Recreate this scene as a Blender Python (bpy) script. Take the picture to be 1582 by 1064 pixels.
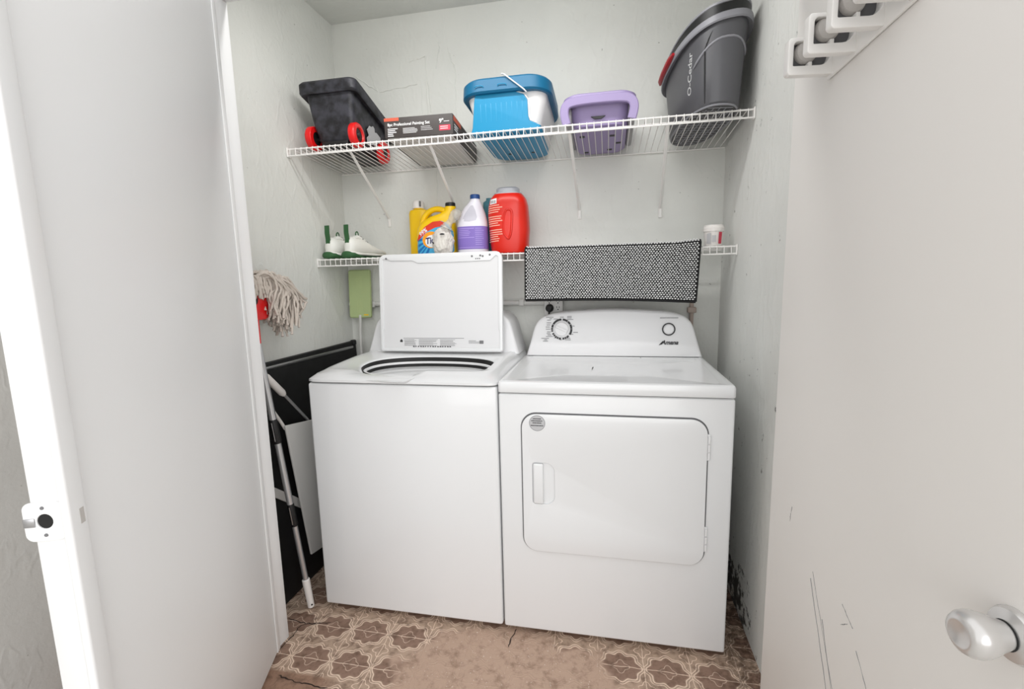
import bpy, bmesh, math, random
from mathutils import Vector, Matrix, noise
random.seed(7)
for o in list(bpy.data.objects): bpy.data.objects.remove(o)
SC = bpy.context.scene
COL = SC.collection
PI = math.pi

# ------------------------------------------------------------------ camera
CX, CY, CZ = 0.355, -1.4863, 1.2535
YAW, PIT, ROL, FPX = 0.2018, -0.1401, -0.023, 726.56
F = Vector((-math.sin(YAW)*math.cos(PIT), math.cos(YAW)*math.cos(PIT), math.sin(PIT)))
R0 = Vector((math.cos(YAW), math.sin(YAW), 0)); U0 = R0.cross(F)
RR = R0*math.cos(ROL)+U0*math.sin(ROL); UU = -R0*math.sin(ROL)+U0*math.cos(ROL)
cam = bpy.data.cameras.new('camera'); camo = bpy.data.objects.new('camera', cam); COL.objects.link(camo)
cam.sensor_fit = 'HORIZONTAL'; cam.sensor_width = 36; cam.lens = FPX/1582*36; cam.clip_start = .01
camo.matrix_world = Matrix(((RR.x, UU.x, -F.x, CX), (RR.y, UU.y, -F.y, CY), (RR.z, UU.z, -F.z, CZ), (0, 0, 0, 1)))
SC.camera = camo

# ------------------------------------------------------------------ light
W = bpy.data.worlds.new('sky'); SC.world = W; W.use_nodes = True
bg = W.node_tree.nodes['Background']; bg.inputs[0].default_value = (1.0, 1.0, 1.0, 1); bg.inputs[1].default_value = 1.25
def sun(name, energy, ang, rx, rz, col=(1, 1, 1)):
    l = bpy.data.lights.new(name, 'SUN'); l.energy = energy; l.angle = ang; l.color = col
    o = bpy.data.objects.new(name, l); COL.objects.link(o); o.rotation_euler = (rx, 0, rz); return o
sun('hazy_sun', 1.65, 1.1, math.radians(91), math.radians(18))
def fill_lamp(x0, x1, y, z, power):
    l = bpy.data.lights.new('fill_light', 'AREA'); l.shape = 'RECTANGLE'; l.size = x1-x0; l.size_y = .05; l.energy = power; l.color = (1, .995, .98)
    o = bpy.data.objects.new('fill_light', l); COL.objects.link(o); o.location = ((x0+x1)/2, y, z); o.rotation_euler = (math.radians(42), 0, 0); return o
fill_lamp(-.66, .56, -.105, 2.255, 6.3)      # fill light added out of view inside the cupboard, above the door opening
SC.view_settings.view_transform = 'Standard'; SC.view_settings.look = 'None'
SC.view_settings.exposure = 0.0; SC.view_settings.gamma = 1; SC.view_settings.use_curve_mapping = False

# ------------------------------------------------------------------ materials
def S(r, g=None, b=None):
    if g is None: g = b = r
    f = lambda c: (c/255/12.92) if c/255 <= .04045 else ((c/255+.055)/1.055)**2.4
    return (f(r), f(g), f(b), 1)
def mat(name, col, rough=.5, metal=0, coat=0, bump=None, var=None, trans=0, alpha=1, spec=.5):
    m = bpy.data.materials.new(name); m.use_nodes = True; nt = m.node_tree; b = nt.nodes['Principled BSDF']
    b.inputs['Base Color'].default_value = col; b.inputs['Roughness'].default_value = rough
    b.inputs['Metallic'].default_value = metal; b.inputs['Coat Weight'].default_value = coat
    b.inputs['Transmission Weight'].default_value = trans; b.inputs['Alpha'].default_value = alpha
    b.inputs['Specular IOR Level'].default_value = spec
    tc = nt.nodes.new('ShaderNodeTexCoord')
    if bump:
        n = nt.nodes.new('ShaderNodeTexNoise'); n.inputs['Scale'].default_value = bump[0]; n.inputs['Detail'].default_value = 4
        nt.links.new(tc.outputs['Object'], n.inputs['Vector'])
        bn = nt.nodes.new('ShaderNodeBump'); bn.inputs['Strength'].default_value = bump[1]; bn.inputs['Distance'].default_value = bump[2] if len(bump) > 2 else .002
        nt.links.new(n.outputs[0], bn.inputs['Height']); nt.links.new(bn.outputs[0], b.inputs['Normal'])
    if var:
        n = nt.nodes.new('ShaderNodeTexNoise'); n.inputs['Scale'].default_value = var[0]; n.inputs['Detail'].default_value = 5
        nt.links.new(tc.outputs['Object'], n.inputs['Vector'])
        r = nt.nodes.new('ShaderNodeValToRGB'); r.color_ramp.elements[0].position = .38; r.color_ramp.elements[1].position = .62
        r.color_ramp.elements[0].color = col; r.color_ramp.elements[1].color = var[1]
        nt.links.new(n.outputs[0], r.inputs[0]); nt.links.new(r.outputs[0], b.inputs['Base Color'])
    return m
class NT:
    """small node-graph helper"""
    def __init__(s, m): s.t = m.node_tree; s.b = s.t.nodes['Principled BSDF']
    def put(s, inp, v):
        if hasattr(v, 'is_linked') or isinstance(v, bpy.types.NodeSocket): s.t.links.new(v, inp)
        else: inp.default_value = v
    def m(s, op, a, b=0, c=0):
        n = s.t.nodes.new('ShaderNodeMath'); n.operation = op
        s.put(n.inputs[0], a); s.put(n.inputs[1], b); s.put(n.inputs[2], c); return n.outputs[0]
    def sm(s, v, lo, hi):
        n = s.t.nodes.new('ShaderNodeMapRange'); n.interpolation_type = 'SMOOTHSTEP'
        s.put(n.inputs[0], v); n.inputs[1].default_value = lo; n.inputs[2].default_value = hi; return n.outputs[0]
    def mix(s, f, a, b):
        n = s.t.nodes.new('ShaderNodeMix'); n.data_type = 'RGBA'
        s.put(n.inputs[0], f); s.put(n.inputs[6], a); s.put(n.inputs[7], b); return n.outputs[2]
    def noise(s, sc, det=4, vec=None, rough=.5):
        n = s.t.nodes.new('ShaderNodeTexNoise'); n.inputs['Scale'].default_value = sc; n.inputs['Detail'].default_value = det
        n.inputs['Roughness'].default_value = rough
        s.t.links.new(vec if vec else s.co(), n.inputs['Vector']); return n.outputs[0]
    def co(s):
        if not hasattr(s, '_c'): s._c = s.t.nodes.new('ShaderNodeTexCoord').outputs['Object']
        return s._c
    def xyz(s):
        n = s.t.nodes.new('ShaderNodeSeparateXYZ'); s.t.links.new(s.co(), n.inputs[0]); return n.outputs
    def bump(s, h, st, d):
        n = s.t.nodes.new('ShaderNodeBump'); n.inputs['Strength'].default_value = st; n.inputs['Distance'].default_value = d
        s.t.links.new(h, n.inputs['Height']); s.t.links.new(n.outputs[0], s.b.inputs['Normal'])

def stucco(name, col, dirt=None):
    m = mat(name, col, .75, spec=.3); g = NT(m)
    sx = g.t.nodes.new('ShaderNodeMapping'); sx.inputs['Scale'].default_value = (1, 1, .55); g.t.links.new(g.co(), sx.inputs[0])
    n1 = g.noise(9, 3, sx.outputs[0]); n2 = g.noise(45, 4); n3 = g.noise(140, 2)
    ridge = g.sm(g.m('ABSOLUTE', g.m('SUBTRACT', n1, .5)), 0, .05)
    h = g.m('ADD', g.m('MULTIPLY', ridge, -.5), g.m('ADD', n2, g.m('MULTIPLY', n3, .25)))
    g.bump(h, .35, .004)
    c = g.mix(g.sm(g.noise(3, 3), .4, .65), col, tuple(x*.95 for x in col[:3])+(1,))
    speck = g.sm(g.noise(60, 2), .76, .78)
    c = g.mix(g.m('MULTIPLY', speck, .5), c, S(120, 116, 110))
    if dirt == 'right':
        X, Y, Z = g.xyz()
        nn = g.noise(22, 6, rough=.7)
        fall = g.m('MULTIPLY', g.sm(Z, .36, .0), g.sm(Y, .02, .22))
        k = g.sm(g.m('ADD', nn, g.m('MULTIPLY', fall, .24)), .64, .72)
        c = g.mix(g.m('MULTIPLY', k, .9), c, S(52, 48, 44))
    g.t.links.new(c, g.b.inputs['Base Color']); return m
M = {}
M['wall'] = stucco('wall_paint', S(225, 226, 221))
M['wall_r'] = stucco('wall_paint_stained', S(225, 226, 222), 'right')
M['ext'] = stucco('exterior_stucco', S(205, 203, 199))
M['door'] = mat('door_paint', S(238), .38, bump=(3, .03, .004))
M['door_r'] = mat('door_paint_warm', S(234, 231, 227), .5, bump=(3, .03, .004))
M['trim'] = mat('trim_paint', S(240), .35)
M['enamel'] = mat('white_enamel', S(229, 230, 231), .22, coat=.4)
M['enamel2'] = mat('white_plastic', S(232, 232, 233), .35)
M['panelgrey'] = mat('lid_liner', S(222, 222, 223), .4)
M['gapshade'] = mat('gap_shade_grey', S(96, 96, 98), .7)  # grey that stands in for shade in gaps and slots
M['black'] = mat('black_plastic', S(20, 20, 21), .45)
M['blackgloss'] = mat('black_laminate', S(12, 12, 13), .6, var=(30, S(20, 20, 21)))
M['rubber'] = mat('black_rubber', S(14, 14, 14), .6)
M['steel'] = mat('brushed_steel', S(190, 190, 192), .3, 1)
M['poleg'] = mat('grey_metal_tube', S(205, 205, 207), .28, .75)
M['wire'] = mat('white_vinyl_wire', S(242, 240, 237), .35)
M['ink'] = mat('dark_ink', S(40, 40, 42), .6)
M['inkgrey'] = mat('grey_ink', S(120, 120, 122), .6)
M['sticker'] = mat('grey_sticker', S(188, 188, 190), .4)
M['red'] = mat('red_plastic', S(225, 22, 24), .35)
M['darkred'] = mat('dark_red_plastic', S(168, 18, 30), .35)
M['cartblack'] = mat('scuffed_black_plastic', S(24, 24, 28), .5, var=(28, S(58, 58, 66)), bump=(40, .2, .001))
M['boxdark'] = mat('printed_carton', S(66, 60, 58), .5)
M['boxlight'] = mat('white_tray_underside', S(222, 220, 217), .6)
M['orange'] = mat('orange_print', S(205, 92, 66), .5)
M['pinkred'] = mat('red_print', S(196, 58, 78), .5)
M['white'] = mat('white_print', S(238), .5)
M['blue'] = mat('blue_plastic', S(4, 138, 184), .4)
M['bluedk'] = mat('deep_blue_plastic', S(0, 100, 140), .45)
M['coolwhite'] = mat('cooler_white_plastic', S(238, 237, 236), .35)
M['purple'] = mat('lilac_plastic', S(153, 138, 180), .4)
M['greytrans'] = mat('smoky_plastic', S(150, 148, 150), .3)
M['bucket'] = mat('charcoal_plastic', S(84, 84, 88), .42)
M['bucketrim'] = mat('grey_plastic_rim', S(140, 140, 146), .4)
M['bucketgrid'] = mat('charcoal_base', S(62, 62, 64), .5)
M['yellow'] = mat('yellow_plastic', S(246, 200, 8), .3)
M['capwhite'] = mat('white_cap', S(236, 232, 228), .4)
M['bleach'] = mat('milky_plastic', S(226, 224, 232), .3)
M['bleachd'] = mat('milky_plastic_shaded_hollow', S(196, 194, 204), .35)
M['lilac'] = mat('purple_label', S(132, 110, 190), .5)
M['lilac2'] = mat('pale_purple_print', S(176, 156, 222), .5)
M['navy'] = mat('navy_cap', S(24, 70, 132), .4)
M['podred'] = mat('orange_red_plastic', S(216, 32, 10), .3)
M['podred2'] = mat('orange_red_grip', S(214, 30, 12), .35)
M['podtext'] = mat('pale_pink_print', S(248, 180, 160), .5)
M['capgrey'] = mat('grey_cap', S(176, 178, 184), .4)
M['teal'] = mat('teal_plastic', S(70, 126, 140), .4)
M['skyblue'] = mat('sky_blue_print', S(70, 176, 222), .45)
M['deepblue'] = mat('blue_print', S(18, 110, 180), .45)
M['tidered'] = mat('red_band_print', S(222, 56, 26), .45)
M['tideorange'] = mat('orange_print_bright', S(246, 160, 30), .45)
M['tidenavy'] = mat('navy_print', S(34, 34, 92), .45)
M['shoe'] = mat('white_leather', S(232, 232, 226), .5, bump=(60, .2, .001))
M['shoegreen'] = mat('green_suede', S(46, 92, 52), .7)
M['lace'] = mat('grey_lace', S(110, 110, 108), .7)
M['green'] = mat('sage_green_pad', S(178, 194, 140), .7, bump=(200, .3, .001))
M['greenpr'] = mat('pale_green_stitch', S(196, 208, 152), .7)
M['cotton'] = mat('cotton_string', S(200, 190, 180), .9, bump=(300, .6, .002))
M['rugblack'] = mat('black_weave', S(22, 22, 23), .9)
M['rugwhite'] = mat('white_chenille', S(232, 232, 232), .85)
M['galv'] = mat('painted_conduit', S(214, 213, 210), .5)
M['outlet'] = mat('outlet_plate', S(222, 221, 218), .4)
M['knob'] = mat('painted_knob', S(214, 212, 210), .24, .55, coat=.3)
M['ivory'] = mat('white_rack_plastic', S(238, 236, 233), .35)
M['lint'] = mat('dusty_grey_roller', S(196, 192, 188), .8, bump=(90, .5, .003))
M['basket'] = mat('steel_basket', S(128, 128, 131), .45)
M['bag'] = mat('crumpled_clear_bag', S(226, 222, 214), .18, var=(22, S(206, 200, 194)), bump=(40, .35, .003), alpha=.9)

# floor
fl = mat('patterned_worn_tile', S(120, 90, 75), .6, spec=.3); g = NT(fl)
X, Y, Z = g.xyz(); T = .147
warp = g.m('MULTIPLY', g.m('SUBTRACT', g.noise(14, 3), .5), .012)
px = g.m('DIVIDE', g.m('ADD', g.m('ADD', X, .478+100*T), warp), T); py = g.m('DIVIDE', g.m('ADD', g.m('ADD', Y, .084+100*T), warp), T)
px = g.m('ADD', px, g.m('MULTIPLY', py, .04)); 
def cell(off):
    a = g.m('SUBTRACT', g.m('FRACT', g.m('ADD', px, .5+off)), .5); b = g.m('SUBTRACT', g.m('FRACT', g.m('ADD', py, .5+off)), .5)
    r = g.m('SQRT', g.m('ADD', g.m('MULTIPLY', a, a), g.m('MULTIPLY', b, b))); th = g.m('ARCTAN2', b, a); return a, b, r, th
a0, b0, r0, t0 = cell(0); a1, b1, r1, t1 = cell(.5)
def cosn(th, n): return g.m('COSINE', g.m('MULTIPLY', th, n))
Rm = g.m('ADD', .395, g.m('ADD', g.m('MULTIPLY', cosn(t0, 2), .03), g.m('MULTIPLY', cosn(t0, 8), .035)))
d0 = g.m('SUBTRACT', r0, Rm)
def line(d, w): return g.sm(g.m('ABSOLUTE', d), w, w*.45)
l1 = line(d0, .019); l2 = line(g.m('SUBTRACT', d0, .058), .015)
fl1 = line(g.m('SUBTRACT', r0, g.m('ADD', .15, g.m('MULTIPLY', cosn(t0, 4), .03))), .013)
fl2 = line(g.m('SUBTRACT', r1, g.m('ADD', .15, g.m('MULTIPLY', cosn(t1, 4), .035))), .014)
axl = line(b0, .012); ayl = line(a1, .012)
lines = g.m('MAXIMUM', g.m('MAXIMUM', g.m('MAXIMUM', l1, l2), g.m('MAXIMUM', g.m('MULTIPLY', fl1, .6), fl2)), g.m('MAXIMUM', axl, ayl))
n5 = g.noise(30, 6, rough=.65); n6 = g.noise(7, 4)
inside = g.sm(d0, .02, -.06)
base = g.mix(inside, S(188, 163, 143), S(150, 122, 106))
base = g.mix(g.m('MULTIPLY', g.sm(n5, .42, .72), .8), base, S(104, 80, 66))
worn = g.sm(n5, .74, .5)
base = g.mix(g.m('MULTIPLY', lines, worn), base, S(236, 212, 192))
# bare cement patch in the middle where the tiles have worn away
ex = g.m('DIVIDE', g.m('SUBTRACT', X, .06), .38); ey = g.m('DIVIDE', g.m('ADD', Y, .24), .25)
patch = g.m('ADD', g.m('SQRT', g.m('ADD', g.m('MULTIPLY', ex, ex), g.m('MULTIPLY', ey, ey))), g.m('MULTIPLY', g.m('SUBTRACT', n6, .5), .9))
cem = g.mix(g.sm(g.noise(19, 7, rough=.72), .46, .72), S(192, 164, 145), S(146, 120, 102))
cem = g.mix(g.sm(g.noise(120, 2), .66, .72), cem, S(222, 208, 196))
base = g.mix(g.sm(patch, 1.06, .92), base, cem)
# darker brown by the right wall and in front-left corner
dark = g.m('MULTIPLY', g.sm(X, .66, .80), g.sm(g.noise(40, 5, rough=.7), .35, .62))
base = g.mix(g.m('MULTIPLY', dark, .75), base, S(66, 46, 34))
redt = g.m('MULTIPLY', g.sm(X, -.46, -.54), g.sm(Y, -.285, -.30))
base = g.mix(redt, base, g.mix(g.sm(n5, .4, .7), S(160, 128, 108), S(122, 96, 80)))
g.t.links.new(base, g.b.inputs['Base Color']); g.bump(g.m('ADD', n5, g.m('MULTIPLY', lines, .4)), .5, .003)
M['floor'] = fl

# ------------------------------------------------------------------ mesh helpers (world coordinates)
FRONT = Matrix(((1, 0, 0, 0), (0, 0, -1, 0), (0, 1, 0, 0), (0, 0, 0, 1)))      # (u,v,w) -> x, z, towards the room's front
def BM(): return bmesh.new()
def merge(bm, t, Mx=None):
    if Mx is not None: t.transform(Mx)
    me = bpy.data.meshes.new('t'); t.to_mesh(me); t.free(); bm.from_mesh(me); bpy.data.meshes.remove(me)
def rbox(bm, x0, x1, y0, y1, z0, z1, r=.004, seg=2, Mx=None):
    t = bmesh.new(); bmesh.ops.create_cube(t, size=1)
    for v in t.verts: v.co = Vector(((x0+x1)/2+v.co.x*(x1-x0), (y0+y1)/2+v.co.y*(y1-y0), (z0+z1)/2+v.co.z*(z1-z0)))
    if r > 0: bmesh.ops.bevel(t, geom=list(t.edges), offset=r, segments=seg, profile=.5, affect='EDGES')
    merge(bm, t, Mx); return bm
def loft(bm, rings, cap0=True, cap1=True, close=True):
    vs = [[bm.verts.new(p) for p in r] for r in rings]; n = len(rings[0])
    for a, b in zip(vs, vs[1:]):
        for i in range(n if close else n-1):
            j = (i+1) % n
            try: bm.faces.new((a[i], a[j], b[j], b[i]))
            except ValueError: pass
    if cap0: bm.faces.new(vs[0][::-1])
    if cap1: bm.faces.new(vs[-1])
    return bm
def tube(bm, pts, r, n=8, closed=False, flat=1):
    pts = [Vector(p) for p in pts]; rad = r if isinstance(r, (list, tuple)) else [r]*len(pts); rings = []; up = None
    for i, p in enumerate(pts):
        if closed: t = (pts[(i+1) % len(pts)]-pts[i-1]).normalized()
        else: t = (pts[min(i+1, len(pts)-1)]-pts[max(i-1, 0)]).normalized()
        if up is None: up = Vector((0, 0, 1)) if abs(t.z) < .9 else Vector((0, 1, 0))
        a = t.cross(up).normalized(); b = a.cross(t).normalized(); up = b
        rings.append([p+(a*math.cos(2*PI*k/n)+b*math.sin(2*PI*k/n)*flat)*rad[i] for k in range(n)])
    if closed: rings.append(rings[0]); loft(bm, rings, False, False); bmesh.ops.remove_doubles(bm, verts=bm.verts, dist=1e-6)
    else: loft(bm, rings)
    return bm
def lathe(bm, prof, n=32, Mx=None, cap0=True, cap1=True):
    t = bmesh.new(); loft(t, [[(r*math.cos(2*PI*k/n), r*math.sin(2*PI*k/n), z) for k in range(n)] for r, z in prof], cap0, cap1)
    merge(bm, t, Mx); return bm
def spline(pts, n=8):
    pts = [Vector(p) for p in pts]; out = []
    for i in range(len(pts)-1):
        p0, p1, p2, p3 = pts[max(i-1, 0)], pts[i], pts[i+1], pts[min(i+2, len(pts)-1)]
        for k in range(n):
            t = k/n; out.append(.5*((2*p1)+(p2-p0)*t+(2*p0-5*p1+4*p2-p3)*t*t+(3*p1-p0-3*p2+p3)*t**3))
    return out+[pts[-1]]
def rr2(x0, x1, y0, y1, r, n=6):
    """rounded rectangle outline; r may be one radius or four (bl, br, tr, tl)"""
    q = r if isinstance(r, (list, tuple)) else (r,)*4; out = []
    for (cx, cy, a0), rad in zip(((x0+q[0], y0+q[0], PI), (x1-q[1], y0+q[1], 1.5*PI), (x1-q[2], y1-q[2], 0), (x0+q[3], y1-q[3], .5*PI)), q):
        for k in range(n+1): out.append((cx+rad*math.cos(a0+.5*PI*k/n), cy+rad*math.sin(a0+.5*PI*k/n)))
    return out
def rring(x0, x1, y0, y1, r, z, n=6): return [Vector((x, y, z)) for x, y in rr2(x0, x1, y0, y1, r, n)]
def from_curve(bm, cu, Mx, warp=None):
    o = bpy.data.objects.new('t', cu); COL.objects.link(o); bpy.context.view_layer.update()
    me = bpy.data.meshes.new_from_object(o.evaluated_get(bpy.context.evaluated_depsgraph_get()))
    t = bmesh.new(); t.from_mesh(me); bpy.data.objects.remove(o); bpy.data.meshes.remove(me); bpy.data.curves.remove(cu)
    bmesh.ops.remove_doubles(t, verts=t.verts, dist=1e-6)
    if warp:
        bmesh.ops.triangulate(t, faces=t.faces)
        for v in t.verts: v.co = Vector(warp(v.co))
        merge(bm, t)
    else: merge(bm, t, Mx)
    return bm
def plate(bm, loops, thick, Mx, bevel=0):
    """flat outline (first loop) with holes (other loops); local w runs 0..thick"""
    cu = bpy.data.curves.new('t', 'CURVE'); cu.dimensions = '2D'; cu.fill_mode = 'BOTH'
    cu.extrude = max(thick/2-bevel, 0); cu.bevel_depth = bevel; cu.bevel_resolution = 2; cu.offset = -bevel
    for lp in loops:
        s = cu.splines.new('POLY'); s.points.add(len(lp)-1); s.use_cyclic_u = True
        for p, q in zip(s.points, lp): p.co = (q[0], q[1], 0, 1)
    return from_curve(bm, cu, Mx @ Matrix.Translation((0, 0, thick/2)))
def text(bm, s, size, Mx, thick=.0006, warp=None, shear=0, bold=0, space=1):
    cu = bpy.data.curves.new('t', 'FONT'); cu.body = s; cu.size = size; cu.extrude = thick; cu.shear = shear; cu.offset = bold
    cu.space_character = space; cu.align_x = 'LEFT'; return from_curve(bm, cu, Mx, warp)
def at(x, y, z): return Matrix.Translation((x, y, z))
def obj(name, bm, m, parent=None, base=None, sharp=35, smooth=True):
    """link the builder's mesh as ONE object; geometry is given in world coordinates"""
    me = bpy.data.meshes.new(name)
    bmesh.ops.recalc_face_normals(bm, faces=bm.faces)
    off = Vector((0, 0, 0))
    if parent is not None:
        p = parent
        while p is not None: off += p.location; p = p.parent
    elif base is not None: off = Vector(base)
    for v in bm.verts: v.co -= off
    bm.to_mesh(me); bm.free(); me.materials.append(M[m] if isinstance(m, str) else m)
    if smooth:
        me.shade_smooth()
        try: me.set_sharp_from_angle(angle=math.radians(sharp))
        except Exception: pass
    o = bpy.data.objects.new(name, me); COL.objects.link(o)
    if parent is not None: o.parent = parent
    elif base is not None: o.location = base
    return o
def tag(o, label, cat, group=None):
    o['label'] = label; o['category'] = cat
    if group: o['group'] = group
    return o
def thing(name, loc, label, cat, group=None):
    o = bpy.data.objects.new(name, None); COL.objects.link(o); o.location = loc; o.empty_display_size = .05
    return tag(o, label, cat, group)
def struct(name, bm, m, parent=None, sharp=35):
    o = obj(name, bm, m, parent, sharp=sharp)
    if parent is None: o['kind'] = 'structure'
    return o
def barlines(bm, x0, x1, z0, dz, n, Mx, h=.0018, jag=.35):
    """rows of tiny unreadable print"""
    for k in range(n):
        e = x1-(x1-x0)*random.random()*jag
        plate(bm, [[(x0, z0-k*dz), (e, z0-k*dz), (e, z0-k*dz+h), (x0, z0-k*dz+h)]], .0004, Mx)
    return bm

# ------------------------------------------------------------------ the room
XL, XR, YB, YF, ZC = -.9306, .8356, .7124, -.16, 2.455
YO = -.215                                    # outer face of the front wall
JL, JR, ZH = -.757, .775, 2.081               # door opening
def box(x0, x1, y0, y1, z0, z1): return rbox(BM(), x0, x1, y0, y1, z0, z1, 0)
CRK = [[(-0.817, -0.074), (-0.746, -0.086), (-0.696, -0.081), (-0.647, -0.066)], [(-0.752, -0.213), (-0.747, -0.151), (-0.749, -0.1), (-0.698, -0.078)], [(0.038, 0.016), (0.032, -0.026), (0.03, -0.071)], [(-0.677, -0.311), (-0.626, -0.322), (-0.566, -0.326), (-0.497, -0.328)]]
struct('floor', box(-1.6, 2.4, -.62, YB+.1, -.06, 0), 'floor')
struct('floor_bounce', box(-5, 6, -9, -.62, -.065, -.005), mat('pale_bounce_ground', S(214, 210, 204), .8, var=(6, S(200, 196, 190))))  # unseen ground outside, made pale to bounce light into the cupboard
fl_ob = COL.objects['floor']; crackm = mat('crack_dark_brown', S(48, 36, 30), .9)
for L_ in CRK:
    t = BM(); pts = spline([(x, y, .0006) for x, y in L_], 6); tube(t, [p+Vector((random.uniform(-.003, .003), random.uniform(-.003, .003), 0)) for p in pts], [.001]+[random.uniform(.001, .0026) for _ in pts[2:]]+[.0006], 6, flat=.2)
    obj('floor_crack', t, crackm, fl_ob)
wb = struct('wall_back', box(XL-.1, XR+.1, YB, YB+.1, 0, ZC+.1), 'wall')
struct('wall_left', box(XL-.1, XL, YO, YB, 0, ZC+.1), 'wall')
struct('wall_right', box(XR, XR+.1, YF, YB, 0, ZC+.1), 'wall_r')
struct('ceiling', box(XL, XR, YO, YB, ZC, ZC+.1), 'wall')
struct('wall_front', loft(BM(), [[Vector((x, y, z)) for x, z in ((-1.3, 0), (JL-.02, 0), (JL-.02, ZH+.02), (JR+.042, ZH+.02), (JR+.042, 0), (2.2, 0), (2.2, 2.7), (-1.3, 2.7))] for y in (YO, YF)]), 'ext')
struct('wall_outer', box(-1.4, -1.3, -2.4, YO, 0, 2.7), 'ext')
# jamb lining of the opening
t = BM(); rbox(t, JL-.02, JL, YO-.004, YF+.004, 0, ZH, .002); rbox(t, JR+.024, JR+.042, YO-.004, YF+.004, 0, ZH, .002)
rbox(t, JL-.02, JR+.042, YO-.004, YF+.004, ZH, ZH+.02, .002)
struct('trim_1', t, 'trim')
# unseen housing added for the fill light, inside the wall above the opening
t = BM(); rbox(t, -.68, .58, YF+.001, YF+.03, 2.235, 2.31, .006); struct('fill_light_housing', t, 'trim')
# cracked plaster ridges on the back wall
def wallpt(x, z): return Vector((x, YB, z))
t = BM()
for pl in ([(-.83, 2.22), (-.70, 2.13)], [(-.70, 2.135), (-.50, 2.155)], [(-.495, 2.155), (-.492, 1.80)], [(-.47, 2.19), (-.468, 1.80)],
           [(-.55, 2.25), (-.47, 2.27), (-.45, 2.0)], [(-.36, 2.29), (-.33, 2.20), (-.335, 1.9)], [(-.44, 1.76), (-.445, 1.40)], [(-.40, 2.32), (-.42, 2.20)]):
    pts = []
    for (xa, za), (xb, zb) in zip(pl, pl[1:]):
        for k in range(12): pts.append(wallpt(xa+(xb-xa)*k/12+random.uniform(-.003, .003), za+(zb-za)*k/12+random.uniform(-.003, .003)))
    tube(t, pts, [random.uniform(.0015, .004) for _ in pts], 6)
obj('plaster_ridge', t, 'wall', wb)

# doors: two leaves swung out towards the camera
def frame2(A, B, side):
    A = Vector((A[0], A[1], 0)); B = Vector((B[0], B[1], 0)); d = (B-A).normalized(); L = (B-A).length
    n = Vector((-d.y, d.x, 0))*side                        # into the opening
    return Matrix(((d.x, 0, n.x, A.x), (d.y, 0, n.y, A.y), (0, 1, 0, 0), (0, 0, 0, 1))), L
ML, LL = frame2((JL+.022, -.235), (-.469, -.955), 1)           # local: u along leaf, v up, w out of the inner face
d1 = BM(); rbox(d1, 0, LL, .022, 2.07, -.042, 0, .003, 2, ML); d1 = struct('door_1', d1, 'door')
t = BM(); rbox(t, LL-.030, LL+.006, .022, 2.07, 0, .014, .004, 3, ML); obj('astragal', t, 'trim', d1)
t = BM(); rbox(t, -.006, LL*.0+.018, .022, 2.07, 0, .003, .001, 2, ML); obj('hinge_stile', t, 'trim', d1)
# strike plate on the leaf edge (faces along u)
ME = ML @ Matrix(((0, 0, 1, LL), (0, 1, 0, 0), (-1, 0, 0, 0), (0, 0, 0, 1)))   # (u,v,w) -> w', v, along
t = BM(); plate(t, [rr2(-.004, .052, .868, .931, .012), [(.023+.011*math.cos(k*PI/10), .900+.012*math.sin(k*PI/10)) for k in range(20)]], .003, ME, .0008)
sp = obj('strike_plate', t, 'trim', d1)
t = BM(); plate(t, [[(.023+.0108*math.cos(k*PI/10), .900+.0118*math.sin(k*PI/10)) for k in range(20)]], .0006, ME @ at(0, 0, .0005)); obj('bore_hole', t, 'rubber', sp)
t = BM(); rbox(t, .036, .052, .892, .906, .001, .0045, .001, 2, ME); obj('latch_tongue', t, 'steel', sp)
t = BM()
for v in (.878, .922):
    t = BM(); lathe(t, [(.0028, 0), (.0026, .001), (0.0005, .0012)], 10, ME @ at(.024, v, .003)); obj('screw', t, 'inkgrey', sp)
t = BM(); rbox(t, LL-.022, LL-.013, .884, .909, .0138, .0146, .0002, 1, ML); obj('chipped_paint', t, 'lint', d1)

MR, LR = frame2((JR, YO-.004), (.872, -.985), -1)
d2 = BM(); rbox(d2, 0, LR, .022, 2.07, -.042, 0, .003, 2, MR); d2 = struct('door_2', d2, 'door_r')
uk, vk = .633, .800
MK = MR @ at(uk, vk, 0)
t = BM(); lathe(t, [(.034, 0), (.034, .003), (.031, .008), (.018, .012), (.014, .013)], 40, MK); kn = obj('knob_rosette', t, 'knob', d2)
t = BM(); lathe(t, [(.0165, .012), (.0175, .016), (.0205, .025), (.0245, .035), (.0272, .044), (.0280, .051), (.0268, .058), (.0232, .064), (.018, .067), (.0155, .0668), (.012, .0655), (.001, .065)], 40, MK)
obj('door_knob', t, 'knob', d2)
t = BM(); tube(t, [MK @ Vector((.0172*math.cos(2*PI*k/24), .0172*math.sin(2*PI*k/24), .0135)) for k in range(24)], .0012, 6, True); obj('base_ring', t, 'rubber', d2)  # black ring at the base of the knob
# scuffs
t = BM()
for (u0, v0, u1, v1) in ((.20, .58, .335, .25), (.205, .60, .30, .40), (.25, .52, .32, .34), (.10, .66, .105, .70), (.53, .62, .572, .585), (.36, .54, .41, .47), (.31, .60, .345, .575), (.31, .555, .33, .572)):
    pts = [MR @ Vector((u0+(u1-u0)*k/10+random.uniform(-.001, .001), v0+(v1-v0)*k/10, .0002)) for k in range(11)]
    tube(t, pts, [.0006*(.3+random.random()) for _ in pts], 5)
obj('scuff_mark', t, 'inkgrey', d2)

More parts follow.
